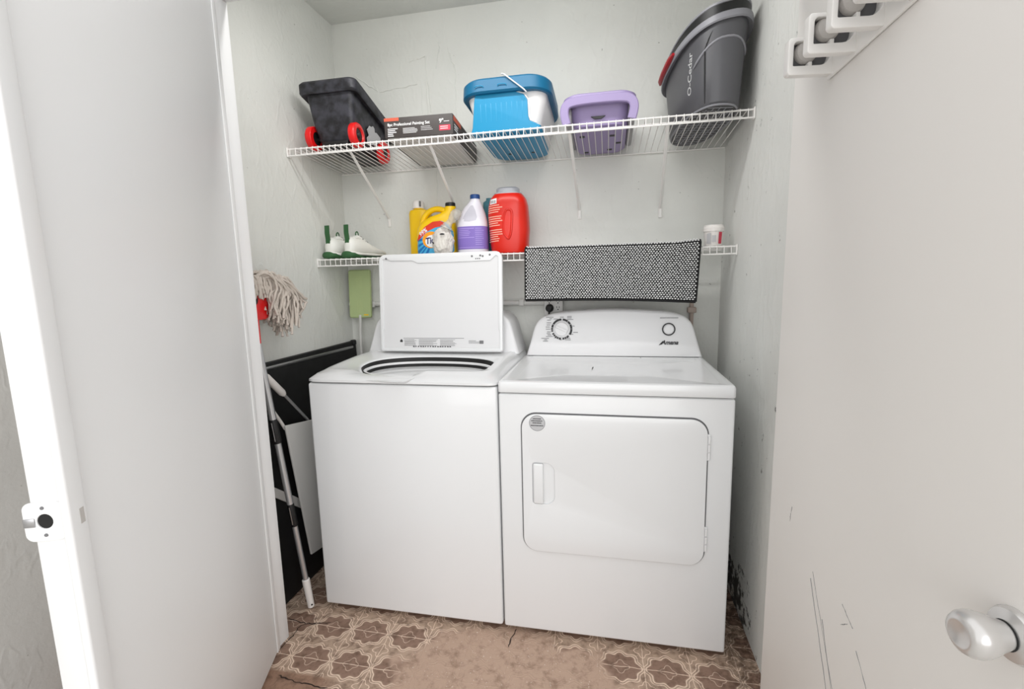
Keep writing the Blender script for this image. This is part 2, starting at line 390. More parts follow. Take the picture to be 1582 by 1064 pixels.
# finned plastic rack fixed near the top of the right leaf
rk = thing('wall_rack', MR @ Vector((.15, 1.64, 0)), 'white plastic rack of slotted fins on the upper right door', 'rack')
SL = Matrix(((1, 0, 0, 0), (.12, 1, 0, -.12*.16), (0, 0, 1, 0), (0, 0, 0, 1)))
t = BM(); rbox(t, .142, .62, 1.637, 1.712, .0005, .006, .002, 2, MR @ SL); obj('back_rail', t, 'ivory', rk)
for k in range(4):
    uu = .16+.072*k
    MF = MR @ Matrix(((0, 0, 1, uu), (0, 1, 0, .12*(uu-.16)), (1, 0, 0, 0), (0, 0, 0, 1)))   # (a,b,c) -> out of the door, up, towards the camera
    t = BM(); hole = rr2(.010, .0805, 1.659, 1.704, (.02, .002, .008, .002))
    plate(t, [rr2(.004, .0905, 1.642, 1.7115, (.002, .007, .007, .002)), hole], .018, MF @ at(0, 0, -.018), .0015)
    fin = obj('fin', t, 'ivory', rk)
    t = BM(); rbox(t, .008, .083, 1.656, 1.707, -.0185, -.0165, 0, 1, MF); obj('slot_shade', t, 'gapshade', fin)  # grey back paints in the darkness of the slot
    t = BM(); lathe(t, [(.0215, 0), (.0215, .006), (.019, .011), (.012, .0145), (.002, .016)], 28, MF @ at(.052, 1.688, -.0165)); obj('roller', t, 'lint', fin)
    t = BM(); rbox(t, .044, .0505, 1.657, 1.6665, -.016, -.001, .001, 2, MF); obj('tab', t, 'ivory', fin)


# ------------------------------------------------------------------ washer
WX0, WX1 = -.709, -.0054
wa = thing('washing_machine', ((WX0+WX1)/2, .33, 0), 'white top-load washing machine with its lid standing open', 'washing machine')
t = BM(); rbox(t, WX0, WX1, 0, .66, .022, .8955, .010, 4); obj('cabinet', t, 'enamel', wa)
for fx in (WX0+.06, WX1-.06):
    for fy in (.06, .6):
        t = BM(); lathe(t, [(.022, 0), (.022, .012), (.008, .014), (.008, .03)], 16, at(fx, fy, 0)); obj('foot', t, 'rubber', wa)
NR = 144; OCX, OCY = -.325, .205
def sup(cx, cy, hx, hy, n, ox=None, oy=None):
    """points of a superellipse seen at equal angles from the opening's centre"""
    ox = OCX if ox is None else ox; oy = OCY if oy is None else oy; out = []
    for k in range(NR):
        a = 2*PI*k/NR; dx, dy = math.cos(a), math.sin(a); lo, hi = 0, 3
        for _ in range(40):
            m = (lo+hi)/2
            if abs((ox+dx*m-cx)/hx)**n+abs((oy+dy*m-cy)/hy)**n < 1: lo = m
            else: hi = m
        out.append(Vector((ox+dx*lo, oy+dy*lo, 0)))
    return out
def rectsup(x0, x1, y0, y1, n): return sup((x0+x1)/2, (y0+y1)/2, (x1-x0)/2, (y1-y0)/2, n)
def sstep(a, b, x):
    q = max(0, min(1, (x-a)/(b-a))); return q*q*(3-2*q)
def notch(p): return sstep(-.572, -.49, p.x)*(1-sstep(-.33, -.27, p.x))*(1 if p.y < OCY else 0)
def ring(pts, z, nz=0, ny=0, fr=0): return [Vector((p.x, p.y-ny*notch(p), z-nz*notch(p)-fr*(1-sstep(.05, .34, p.y)))) for p in pts]
OX0, OX1 = WX0-.005, WX1+.003
opn = lambda s: sup(OCX, OCY, .262*s, .158*s, 2.3)
t = BM()
loft(t, [ring(rectsup(OX0+.002, OX1-.002, .0, .66, 26), .8985), ring(rectsup(OX0, OX1, -.004, .66, 26), .901), ring(rectsup(OX0, OX1, -.004, .66, 24), .909),
         ring(rectsup(OX0+.010, OX1-.010, .016, .66, 16), .925, .002, 0, .003), ring(rectsup(OX0+.030, OX1-.028, .055, .655, 14), .944, .014, 0, .010), ring(rectsup(OX0+.046, OX1-.044, .066, .645, 14), .9465, .018, .012, .012),
         ring(rectsup(OX0+.062, OX1-.062, .080, .640, 10), .943, .018, .03, .012), ring(opn(1.06), .938, .016, .060, .012), ring(opn(1.02), .9365, .020, .054, .012), ring(opn(1.0), .933, .020, .034, .012), ring(opn(.997), .931, .020, .02, .012)], False, False)
obj('top_panel', t, 'enamel', wa, sharp=50)
tub = BM(); loft(tub, [ring(opn(1.0), .932, .024, .02, .012), ring(opn(.985), .930, .022, .014, .012), ring(opn(.965), .913)], False, False); tubr = obj('tub_gasket', tub, 'rubber', wa)
t = BM(); loft(t, [ring(opn(.972), .914), ring(opn(.95), .916), ring(opn(.93), .914), ring(opn(.925), .908), ring(opn(.935), .905)], False, False); obj('balance_ring', t, 'enamel2', wa)
t = BM(); loft(t, [ring(opn(.94), .908), ring(opn(.918), .906), ring(opn(.91), .890)], False, False); obj('drum_seal', t, 'rubber', wa)
t = BM(); loft(t, [ring(opn(.912), .892), ring(opn(.90), .880), ring(opn(.88), .55), ring(opn(.3), .53), ring(opn(.01), .53)], False, True); obj('wash_basket', t, 'basket', wa)
# rear console
def console(name, x0, x1, zb, zt, yb0, lean, depth, parent, m='enamel2'):
    out = [(x0, zb), (x1, zb)] + [(p.x, p.z) for p in spline([(x1, 0, zb), (x1-.018, 0, zb+.062), (x1-.034, 0, zb+.118), (x1-.050, 0, zb+.146), (x1-.082, 0, zb+.168), (x1-.16, 0, zt-.010), ((x0+x1)/2, 0, zt),
           (x0+.16, 0, zt-.010), (x0+.082, 0, zb+.168), (x0+.050, 0, zb+.146), (x0+.034, 0, zb+.118), (x0+.018, 0, zb+.062), (x0, 0, zb)], 6)][1:-1]
    t = BM(); cx, cz = (x0+x1)/2, (zb+zt)/2
    def rg(y, s): return [Vector((cx+(x-cx)*(1-s/(x1-x0)*2), y+(z-zb)*lean, zb+(z-zb)*(1-s/(zt-zb)))) for x, z in out]
    loft(t, [rg(yb0, .012), rg(yb0+.002, .005), rg(yb0+.007, .001), rg(yb0+.014, 0), rg(yb0+depth-.02, 0), rg(yb0+depth, .01)])
    return obj(name, t, m, parent, sharp=40)
console('console', WX0+.004, WX1-.006, .935, 1.122, .445, .12, .20, wa)
# lid
LZ0, LZ1, LY0, LY1 = .950, 1.366, .398, .428
lv = Vector((0, LY1-LY0, LZ1-LZ0)); lh = lv.length; lv.normalize(); ln = Vector((1, 0, 0)).cross(lv)
MLid = Matrix(((1, lv.x, ln.x, -.3425), (0, lv.y, ln.y, LY0), (0, lv.z, ln.z, LZ0), (0, 0, 0, 1)))
hw = .2735
lid = BM(); plate(lid, [rr2(-hw, hw, 0, lh, (.012, .012, .03, .03), 8)], .012, MLid @ at(0, 0, -.0145), .004); lid = obj('lid', lid, 'enamel', wa)
t = BM(); inner = [(-hw+.014, .014), (hw-.014, .014), (hw-.014, .09), (hw-.018, .095), (hw-.018, lh-.022), (hw-.026, lh-.018), (hw-.05, lh-.038), (.06, lh-.041), (-.095, lh-.041), (-.118, lh-.030), (-.22, lh-.028), (-hw+.036, lh-.018), (-hw+.018, lh-.022), (-hw+.018, .095), (-hw+.014, .09)]
plate(t, [rr2(-hw+.001, hw-.001, 0.001, lh-.001, (.012, .012, .03, .03), 8), inner], .0065, MLid @ at(0, 0, -.003), .0022); obj('lid_rim', t, 'enamel', lid)
t = BM(); plate(t, [inner], .0012, MLid @ at(0, 0, -.0022)); obj('lid_liner', t, 'panelgrey', lid)
for u, v in ((-.238, lh-.018), (.222, lh-.015), (.146, lh-.019), (.182, lh-.017), (.192, lh-.020)):
    t = BM(); lathe(t, [(.0042, 0), (.0042, .0012), (.001, .002)], 14, MLid @ at(u, v, .0034)); obj('lid_screw', t, 'inkgrey', lid)
for u in (.160, .168, .176):
    t = BM(); rbox(t, u, u+.005, lh-.032, lh-.027, .0033, .0042, 0, 1, MLid); obj('lid_latch_hole', t, 'inkgrey', lid)
t = BM(); MP = MLid @ at(0, 0, -.0008)
for x0, x1 in ((-.165, -.108), (-.098, -.012), (-.002, .072)): barlines(t, x0, x1, .050, .0042, 7, MP, .0013, .25)
plate(t, [[(-.168, .056), (.105, .056), (.105, .0578), (-.168, .0578)]], .0004, MP)
barlines(t, .125, .185, .046, .005, 3, MP, .0016, .5); plate(t, [rr2(.172, .190, .034, .048, .002)], .0004, MP)
obj('warning_text', t, 'inkgrey', lid)
t = BM(); plate(t, [[(-.184, .040), (-.172, .040), (-.172, .047), (-.178, .053), (-.184, .047)]], .0005, MP); obj('warning_mark', t, 'ink', lid); t = BM()
for k in range(16): plate(t, [[(-.125+.011*k, .019), (-.125+.011*k+random.uniform(.004, .010), .019), (-.125+.011*k+.006, .0235), (-.125+.011*k, .0235)]], .0005, MP)
obj('warning_heading', t, 'ink', lid)

# ------------------------------------------------------------------ dryer
DW = .737
dr = thing('clothes_dryer', (DW/2, .33, 0), 'white front-load clothes dryer right of the washing machine', 'clothes dryer')
t = BM(); rbox(t, 0, DW, 0, .66, .022, .8755, .008, 4); obj('cabinet', t, 'enamel', dr)
for fx in (.06, DW-.06):
    for fy in (.06, .6):
        t = BM(); lathe(t, [(.022, 0), (.022, .012), (.008, .014), (.008, .03)], 16, at(fx, fy, 0)); obj('foot', t, 'rubber', dr)
def rr(i, z, yb=.655): return rring(i, DW-i, i-.003, yb-i*.6, max(.012-i*.3, .004), z, 5)
t = BM(); loft(t, [rr(.0, .8795), rr(-.001, .882), rr(-.001, .908), rr(.002, .915), rr(.008, .918), rr(.016, .918), rr(.020, .9168)] + [rring(.040, DW-.040, .028, .455, .012, .9165), rring(.048, DW-.048, .036, .447, .012, .9128), rring(.3, .4, .2, .3, .01, .9128)], True, True)
obj('top_panel', t, 'enamel', dr, sharp=40)
t = BM(); plate(t, [rr2(.435, .70, .463, .500, .004)], .0016, at(0, 0, .9165), .0006); ls = obj('lint_screen_cover', t, 'enamel', dr)
t = BM(); rbox(t, .488, .491, .472, .492, .918, .9186, 0, 1); obj('lint_mark', t, 'ink', ls)
con = console('console', .010, .734, .920, 1.114, .510, .14, .098, dr)
CNX = Vector((0, .14, 1)).normalized()
MC = Matrix(((1, 0, 0, 0), (0, CNX.y, -CNX.z, .510-.001), (0, CNX.z, CNX.y, .920), (0, 0, 0, 1)))     # u = x, v = height above base, w = out
tk = (.163, .113)
t = BM(); lathe(t, [(.036, 0), (.036, .003), (.0305, .005), (.0295, .012), (.027, .0145), (.002, .015)], 40, MC @ at(*tk, 0)); kb = obj('timer_knob', t, 'enamel2', con)
t = BM(); rbox(t, -.027, .027, -.005, .005, .014, .021, .002, 2, MC @ at(*tk, 0) @ Matrix.Rotation(math.radians(-24), 4, 'Z')); obj('knob_grip', t, 'enamel2', kb)
t = BM()
def arc(a0, a1, r0, r1): 
    n = 14; A = [math.radians(a0+(a1-a0)*k/n) for k in range(n+1)]
    return [(tk[0]+r1*math.cos(a), tk[1]+r1*math.sin(a)) for a in A]+[(tk[0]+r0*math.cos(a), tk[1]+r0*math.sin(a)) for a in A[::-1]]
for a0, a1 in ((92, 150), (153, 170), (173, 184), (187, 195), (205, 214), (217, 226), (229, 238), (241, 250), (253, 266), (275, 286), (289, 298), (301, 316), (326, 360), (2, 28), (31, 50), (53, 84)):
    plate(t, [arc(a0, a1, .0375, .0455)], .0008, MC)
obj('dial_ring', t, 'ink', con)
t = BM()
for u0, u1, v in ((.095, .128, .163), (.110, .122, .157), (.10, .116, .151), (.186, .205, .166), (.186, .205, .160), (.186, .212, .153), (.098, .118, .139), (.098, .114, .130), (.094, .112, .121), (.094, .114, .112), (.100, .116, .100), (.098, .114, .093),
                  (.102, .118, .087), (.095, .125, .080), (.075, .108, .072), (.088, .100, .066), (.082, .104, .060), (.212, .232, .098), (.196, .212, .090), (.175, .200, .073), (.178, .202, .066), (.155, .165, .066), (.130, .142, .074), (.155, .172, .163), (.128, .146, .155), (.208, .218, .125)):
    plate(t, [[(u0, v), (u1, v), (u1, v+.0022), (u0, v+.0022)]], .0005, MC)
obj('cycle_print', t, 'inkgrey', con); t = BM()
for k in range(14): plate(t, [[(.568+.0052*k, .157), (.5715+.0052*k, .157), (.5715+.0052*k, .1605), (.568+.0052*k, .1605)]], .0005, MC)
obj('start_print', t, 'inkgrey', con)
t = BM(); lathe(t, [(.0215, 0), (.0215, .002), (.0200, .004), (.0195, .004), (.017, .002), (.0165, .002), (.0165, .006), (.001, .0065)], 36, MC @ at(.602, .112, 0)); obj('start_button', t, 'enamel2', con)
t = BM(); lathe(t, [(.0262, 0), (.0262, .0025), (.0215, .003), (.0215, 0)], 40, MC @ at(.602, .112, 0), False, False); obj('button_ring', t, 'ink', con)
t = BM(); text(t, 'Amana', .0235, MC @ at(.573, .050, .0004), .0004, shear=.35, bold=.0007); plate(t, [[(.563, .046), (.570, .048), (.582, .062), (.579, .064), (.568, .052)]], .0008, MC); obj('logo_lettering', t, 'ink', con)
# door
t = BM(); DX0, DX1, DZ0, DZ1 = .079, .659, .328, .810
slot = rr2(.112, .186, .500, .645, (.01, .03, .03, .01))
plate(t, [rr2(DX0, DX1, DZ0, DZ1, .048, 10), slot], .010, FRONT, .002); dd = obj('door', t, 'enamel', dr)
t = BM(); plate(t, [rr2(DX0-.0045, DX1+.0045, DZ0-.0045, DZ1+.0045, .052, 10)], .0016, FRONT); obj('door_gap_shade', t, 'gapshade', dr)  # grey sheet standing in for the shade in the gap round the door
t = BM(); plate(t, [slot], .001, FRONT @ at(0, 0, .0025)); obj('handle_recess', t, 'enamel', dd)
t = BM(); rbox(t, .116, .149, .503, .642, .002, .016, .004, 3, FRONT); obj('handle', t, 'enamel', dd)
for z in (.722, .418):
    t = BM(); rbox(t, DX1-.002, DX1+.010, z-.042, z+.042, .001, .005, .001, 1, FRONT)
    for k in range(3): tube(t, [FRONT @ Vector((DX1+.0055, z-.038+.026*k, .006)), FRONT @ Vector((DX1+.0055, z-.038+.026*k+.022, .006))], .0042, 10)
    obj('hinge', t, 'enamel2', dr)
t = BM(); plate(t, [[(.131+.0265*math.cos(k*PI/24), .781+.0265*math.sin(k*PI/24)) for k in range(48)]], .0006, FRONT @ at(0, 0, .0100)); stk = obj('round_sticker', t, 'sticker', dd)
t = BM()
for z, a in ((.794, .014), (.787, .019), (.780, .015), (.771, .021)):
    x = .131-a
    while x < .131+a-.003: w = random.uniform(.002, .004); plate(t, [[(x, z), (x+w, z), (x+w, z+.0034), (x, z+.0034)]], .0003, FRONT @ at(0, 0, .0106)); x += w+.001
o_ = t; obj('sticker_print', o_, 'ink', stk)
t = BM(); plate(t, [[(.131+(.0265 if q else .0252)*math.cos(k*PI/24), .781+(.0265 if q else .0252)*math.sin(k*PI/24)) for k in range(48)] for q in (1, 0)], .0003, FRONT @ at(0, 0, .0106)); obj('sticker_border', t, 'inkgrey', stk)

# ------------------------------------------------------------------ wire shelves
def wire_shelf(nm, label, zf, zr, yf, lip, mids):
    root = thing(nm, ((XL+XR)/2, yf, zf), label, 'shelf', 'white wire shelves')
    x0, x1 = XL+.006, XR-.006; yr = YB-.008; zz = lambda y: zf+(zr-zf)*(y-yf)/(yr-yf)
    t = BM(); n = int((x1-x0-.01)/.0254)
    for k in range(n+1):
        x = x0+.010+.0254*k; tube(t, [(x, yr, zr), (x, yf+.002, zf), (x, yf-.0005, zf-.001), (x, yf-.001, zf-lip)], .0016, 6)
    obj('deck_wires', t, 'wire', root)
    t = BM(); tube(t, [(x0, yf+.003, zf-.0035), (x1, yf+.003, zf-.0035)], .0030, 8); tube(t, [(x0, yf+.002, zf-lip), (x1, yf+.002, zf-lip)], .0030, 8)
    for y in mids: tube(t, [(x0+.02, y, zz(y)-.004), (x1-.02, y, zz(y)-.004)], .0028, 8)
    tube(t, [(x0, yr, zr-.004), (x1, yr, zr-.004)], .0028, 8)
    obj('rail', t, 'wire', root)
    for x, sx in ((x0, -1), (x1, 1)):
        t = BM(); rbox(t, min(x, x+sx*.005), max(x, x+sx*.005), yf-.004, yf+.02, zf-lip-.005, zf+.004, .002); obj('end_bracket', t, 'wire', root)
    return root
us = wire_shelf('wire_shelf', 'deep white wire shelf high on the back wall on slanted braces', 1.796, 1.776, .303, .029, (.365,))
for x, xw, zw in ((-.655, -.690, 1.535), (-.318, -.335, 1.53), (.217, .230, 1.53), (.558, .578, 1.52)):
    a = Vector((x, .318, 1.768)); b = Vector((xw, YB-.010, zw+.02)); t = BM()
    tube(t, [(x, .305, 1.7665), (x+.0001, .312, 1.768), a+(b-a)*.03, a+(b-a)*.5, b, (xw, YB-.005, zw-.012)], [.003, .0055, .0062, .0062, .0062, .005], 8, flat=.7)
    br = obj('support_brace', t, 'wire', us)
    t = BM(); rbox(t, xw-.008, xw+.008, YB-.006, YB-.001, zw-.020, zw+.020, .0024, 2); obj('brace_foot', t, 'wire', br)
lsf = wire_shelf('wire_shelf', 'narrow white wire shelf behind the washing machine and dryer', 1.357, 1.355, .452, .031, (.60,))

# ------------------------------------------------------------------ upper shelf
def tilt(bm):
    for v in bm.verts: v.co.z -= .0488*(v.co.y-.303)
    return bm
ZD = 1.7985
# black cart
ct = thing('toy_cart', (-.74, .5, ZD), 'scuffed black plastic cart with red wheels at the left end of the high shelf', 'cart')
def crg(x0, x1, y0, y1, z, r, dz=0): return [Vector((p.x, p.y, p.z-dz*max(0, (p.y-.36)/.31)**1.8)) for p in rring(x0, x1, y0, y1, r, z, 6)]
t = BM()
loft(t, [crg(-.805, -.672, .372, .655, ZD+.022, .02), crg(-.818, -.662, .358, .662, ZD+.035, .02), crg(-.832, -.650, .345, .668, ZD+.10, .02), crg(-.852, -.640, .334, .676, ZD+.222, .022, .075), crg(-.846, -.646, .340, .67, ZD+.226, .02, .075), crg(-.825, -.668, .365, .65, ZD+.06, .02)], True, True)
obj('tub', tilt(t), 'cartblack', ct)
t = BM(); loft(t, [crg(-.850, -.642, .336, .678, ZD+.205, .022, .08), crg(-.868, -.624, .322, .690, ZD+.203, .028, .08), crg(-.874, -.619, .316, .694, ZD+.212, .03, .08), crg(-.874, -.619, .316, .694, ZD+.243, .03, .08), crg(-.866, -.627, .324, .688, ZD+.252, .026, .08), crg(-.846, -.646, .342, .67, ZD+.252, .02, .08), crg(-.842, -.650, .346, .666, ZD+.21, .02, .08)], False, False)
obj('rim', tilt(t), 'cartblack', ct)
t = BM(); rbox(t, -.80, -.68, .350, .66, ZD+.008, ZD+.03, .006); rbox(t, -.846, -.652, .372, .384, ZD+.040, ZD+.052, .004); rbox(t, -.70, -.652, .598, .610, ZD+.040, ZD+.052, .004); obj('chassis', tilt(t), 'black', ct)
for y in (.372, .604):
    for x, s in ((-.846, -1), (-.652, 1)):
        if x < -.8 and y > .5: continue
        Mw = at(x, y, ZD+.0495) @ Matrix.Rotation(s*PI/2, 4, 'Y')
        t = BM(); lathe(t, [(.026, -.014), (.045, -.014), (.0475, -.010), (.0475, .008), (.044, .013), (.030, .015), (.028, .013), (.026, .009)], 36, Mw, False, False); wh = obj('wheel', tilt(t), 'red', ct)
        t = BM(); lathe(t, [(.027, -.012), (.027, .008), (.012, .010), (.010, .014), (.002, .015)], 24, Mw); obj('hub', tilt(t), 'black', wh)
t = BM(); bl = []
for k in range(22):
    a = 2*PI*k/22; r = 1+.22*math.sin(3*a+1)+.16*math.sin(5*a)+.1*math.sin(9*a); bl.append((.50+.046*r*math.cos(a)*(1 if math.sin(a) > 0 else 1.3), ZD+.085+.036*r*math.sin(a)))
MS = Matrix(((0, 0, 1, -.6425), (1, 0, 0, 0), (-.0, 1, 0, 0), (0, 0, 0, 1)))
plate(t, [bl], .003, MS)
for v in t.verts: v.co.x += (v.co.z-ZD-.085)*.14-.0045
obj('torn_sticker', tilt(t), 'sticker', ct)

# painting-set carton
bx = thing('paint_kit_box', (-.365, .5, ZD), 'dark printed painting set box between black cart and blue cooler', 'box')
RB = at(-.36, .31, 0) @ Matrix.Rotation(math.radians(2.0), 4, 'Z') @ at(.36, -.31, 0)
BX0, BX1, BZ0, BZ1 = -.498, -.223, ZD+.001, ZD+.079
t = BM(); rbox(t, BX0, BX1, .312, .692, BZ0+.003, BZ1, .002, 2, RB); obj('carton', tilt(t), 'boxdark', bx)
t = BM(); rbox(t, BX0+.010, BX1-.010, .316, .690, BZ0, BZ0+.0035, .001, 1, RB); obj('tray_underside', tilt(t), 'boxlight', bx)
MB_ = RB @ at(0, .312, 0) @ FRONT
t = BM(); plate(t, [rr2(BX0-.0003, BX0+.060, BZ1-.013, BZ1-.001, .001)], .0006, MB_)
MBS = RB @ Matrix(((0, 0, 1, BX1), (1, 0, 0, .312), (0, 1, 0, 0), (0, 0, 0, 1)))
obj('orange_band', tilt(t), 'orange', bx)
t = BM(); plate(t, [rr2(.012, .115, BZ1-.022, BZ1-.004, .001)], .0006, MBS); obj('orange_band', tilt(t), 'orange', bx)
t = BM(); plate(t, [rr2(BX1-.054, BX1-.010, BZ0+.018, BZ0+.038, .001)], .0006, MB_); obj('red_flash', tilt(t), 'pinkred', bx)
t = BM(); text(t, '8pc Professional Painting Set', .0148, MB_ @ at(BX0+.013, BZ1-.031, .0003), .0003, bold=.0002); text(t, '9"', .021, MB_ @ at(BX1-.054, BZ1-.032, .0003), .0003, bold=.0004)
barlines(t, BX0+.013, BX0+.055, BZ1-.043, .0065, 5, MB_, .0030, .5); barlines(t, BX0+.075, BX0+.135, BZ1-.043, .0042, 5, MB_, .0014, .2); barlines(t, BX0+.148, BX0+.20, BZ1-.041, .006, 3, MB_, .0012, .4)
barlines(t, BX1-.035, BX1-.014, BZ1-.028, .004, 1, MB_, .002, 0); barlines(t, BX1-.05, BX1-.015, BZ0+.031, .007, 2, MB_ @ at(0, 0, .0006), .002, .2)
obj('printing', tilt(t), 'white', bx)
t = BM(); barlines(t, .02, .10, BZ1-.036, .009, 3, MBS, .004, .5); obj('side_printing', tilt(t), 'white', bx)

# blue and white cooler
co = thing('cooler', (-.025, .53, ZD), 'small blue and white cooler with a thin white carry strap', 'cooler')
t = BM(); loft(t, [rring(-.128, .082, .385, .690, .05, ZD+.004, 8), rring(-.142, .098, .372, .697, .045, ZD+.012, 8), rring(-.180, .128, .352, .702, .05, ZD+.145, 8), rring(-.180, .128, .352, .702, .05, ZD+.150, 8)])
obj('body', tilt(t), 'coolwhite', co)
t = BM(); loft(t, [rring(-.124, .078, .39, .688, .05, ZD, 8), rring(-.142, .098, .370, .698, .055, ZD+.006, 8), rring(-.145, .101, .367, .6985, .055, ZD+.026, 8), rring(-.140, .096, .372, .697, .055, ZD+.032, 8)])
obj('base', tilt(t), 'blue', co)
t = BM(); fr = [(-.165, ZD+.006), (.100, ZD+.006), (.108, ZD+.020), (.088, ZD+.030), (.066, ZD+.040), (.062, ZD+.055), (.060, ZD+.112), (.046, ZD+.132), (-.006, ZD+.150), (-.140, ZD+.150), (-.146, ZD+.12), (-.156, ZD+.03)]
loft(t, [[Vector((x+o*(-.03-x)*.1, .362-(z-ZD)*.06+yy, z)) for x, z in fr] for yy, o in ((.06, 0), (-.006, 0), (-.010, .15), (-.011, .4))])
for k in range(9): tube(t, [(-.120+.020*k, .3535-(z-ZD)*.06, z) for z in (ZD+.042, ZD+.046, ZD+.11, ZD+.115)], [.0005, .003, .003, .0005], 6)
obj('front_panel', tilt(t), 'blue', co, sharp=25)
t = BM(); edge = [Vector((x, .353-(z-ZD)*.06, z)) for x, z in ((-.006, ZD+.152), (.048, ZD+.134), (.0625, ZD+.112), (.0645, ZD+.055), (.069, ZD+.042), (.092, ZD+.031))]
tube(t, edge, .0025, 6); obj('panel_edge', tilt(t), 'coolwhite', co)
t = BM(); loft(t, [rring(-.166, .124, .350, .703, .06, ZD+.142, 10), rring(-.196, .142, .326, .7095, .085, ZD+.140, 10), rring(-.202, .147, .320, .710, .09, ZD+.146, 10), rring(-.200, .145, .323, .710, .09, ZD+.186, 10), rring(-.193, .138, .331, .708, .085, ZD+.194, 10), rring(-.17, .115, .36, .69, .07, ZD+.198, 10), rring(-.08, .04, .45, .6, .04, ZD+.200, 10)])
obj('lid', tilt(t), 'bluedk', co)
for x in (-.118, -.03):
    t = BM(); tube(t, spline([(x-.016, .3195, ZD+.158), (x-.012, .316, ZD+.163), (x+.012, .316, ZD+.163), (x+.016, .3195, ZD+.158)], 4), .0016, 6); obj('lid_clip', tilt(t), 'blue', co)
t = BM(); tube(t, [(-.030, .322, ZD+.199), (-.022, .3165, ZD+.196), (.052, .3145, ZD+.136), (.060, .320, ZD+.128)], .0042, 8, flat=.6); obj('strap', tilt(t), 'coolwhite', co)
for x, y in ((-.06, .60), (.04, .60)):
    t = BM(); lathe(t, [(.008, -.0008), (.008, .004)], 12, at(x, y, ZD)); obj('drain_plug', tilt(t), 'black', co)

# lilac tub
pu = thing('plastic_tub', (.32, .52, ZD), 'lilac rectangular plastic tub with a folded lilac handle', 'tub')
t = BM(); loft(t, [rring(.232, .412, .385, .690, .04, ZD, 8), rring(.222, .422, .372, .697, .045, ZD+.008, 8), rring(.205, .438, .352, .702, .05, ZD+.078, 8), rring(.203, .440, .350, .703, .05, ZD+.082, 8), rring(.212, .43, .36, .695, .045, ZD+.08, 8), rring(.225, .42, .38, .69, .04, ZD+.02, 8)])
obj('body', tilt(t), 'purple', pu)
t = BM(); loft(t, [rring(.204, .439, .351, .703, .05, ZD+.070, 10), rring(.190, .453, .334, .708, .055, ZD+.072, 10), rring(.187, .456, .331, .709, .06, ZD+.080, 10), rring(.190, .453, .335, .708, .058, ZD+.106, 10), rring(.198, .445, .343, .704, .055, ZD+.112, 10), rring(.206, .436, .354, .70, .05, ZD+.108, 10), rring(.208, .434, .356, .698, .05, ZD+.08, 10)], False, False)
obj('rim', tilt(t), 'purple', pu)
t = BM(); hp = rr2(.186, .457, ZD+.006, ZD+.098, (.03, .03, .05, .045), 8); hi = rr2(.203, .441, ZD-.03, ZD+.075, (.03, .03, .045, .04), 8)
arch = spline([(.206, 0, ZD+.002), (.198, 0, ZD+.04), (.206, 0, ZD+.068), (.240, 0, ZD+.079), (.32, 0, ZD+.082), (.402, 0, ZD+.080), (.434, 0, ZD+.070), (.444, 0, ZD+.045), (.436, 0, ZD+.006)], 6)
rings = []
for i, p in enumerate(arch):
    tt = (arch[min(i+1, len(arch)-1)]-arch[max(i-1, 0)]).normalized(); nn = Vector((-tt.z, 0, tt.x)); h = .0155
    rings.append([Vector((p.x, 0, p.z))+nn*a+Vector((0, b, 0)) for a, b in ((-h, .328), (-h, .322), (-h*.8, .319), (h*.8, .319), (h, .322), (h, .328))])
loft(t, rings); obj('handle', tilt(t), 'purple', pu)
for x0, x1 in ((.196, .222), (.425, .449)):
    t = BM(); rbox(t, x0, x1, .345, .66, ZD+.012, ZD+.070, .008); obj('side_latch', tilt(t), 'greytrans', pu)
t = BM(); plate(t, [[(.292, ZD+.036), (.306, ZD+.027), (.330, ZD+.027), (.344, ZD+.036)]], .006, at(0, .364, 0) @ FRONT); obj('front_catch', tilt(t), 'black', pu)
for x, y in ((.255, .46), (.262, .66), (.36, .64), (.395, .56), (.37, .47)):
    t = BM(); rbox(t, x-.011, x+.011, y-.012, y+.012, ZD-.0012, ZD+.004, .003); obj('foot_pad', tilt(t), 'black', pu)

# charcoal mop bucket
bk = thing('mop_bucket', (.69, .49, ZD), 'charcoal mop bucket with red lever at the right end of the high shelf', 'bucket')
BC = Vector((.692, .462)); BA = math.radians(9)
def brg(hx, hy, z, n=2.5, tx=0, ty=0, N=56, wav=0):
    out = []
    for k in range(N):
        a = 2*PI*k/N; c, s = math.cos(a), math.sin(a); x = hx*math.copysign(abs(c)**(2/n), c); y = hy*math.copysign(abs(s)**(2/n), s)
        X_, Y_ = BC.x+x*math.cos(BA)-y*math.sin(BA), BC.y+x*math.sin(BA)+y*math.cos(BA)
        out.append(Vector((X_, Y_, z+tx*(X_-BC.x)+ty*(Y_-BC.y)+wav*math.cos(2*a))))
    return out
T1, T2 = .20, -.06
t = BM(); loft(t, [brg(.084, .205, ZD+.002), brg(.090, .212, ZD+.010), brg(.096, .218, ZD+.09), brg(.105, .226, ZD+.19, 2.5, T1*.7, T2*.7), brg(.111, .232, ZD+.238, 2.5, T1, T2), brg(.106, .226, ZD+.238, 2.5, T1, T2), brg(.09, .2, ZD+.05)])
obj('body', tilt(t), 'bucket', bk)
t = BM(); loft(t, [brg(.110, .231, ZD+.230, 2.5, T1, T2), brg(.124, .238, ZD+.224, 2.5, T1, T2), brg(.127, .241, ZD+.228, 2.5, T1, T2), brg(.126, .240, ZD+.246, 2.5, T1, T2), brg(.119, .234, ZD+.250, 2.5, T1, T2), brg(.112, .226, ZD+.248, 2.5, T1, T2)], False, False)
obj('rim_flange', tilt(t), 'bucketrim', bk)
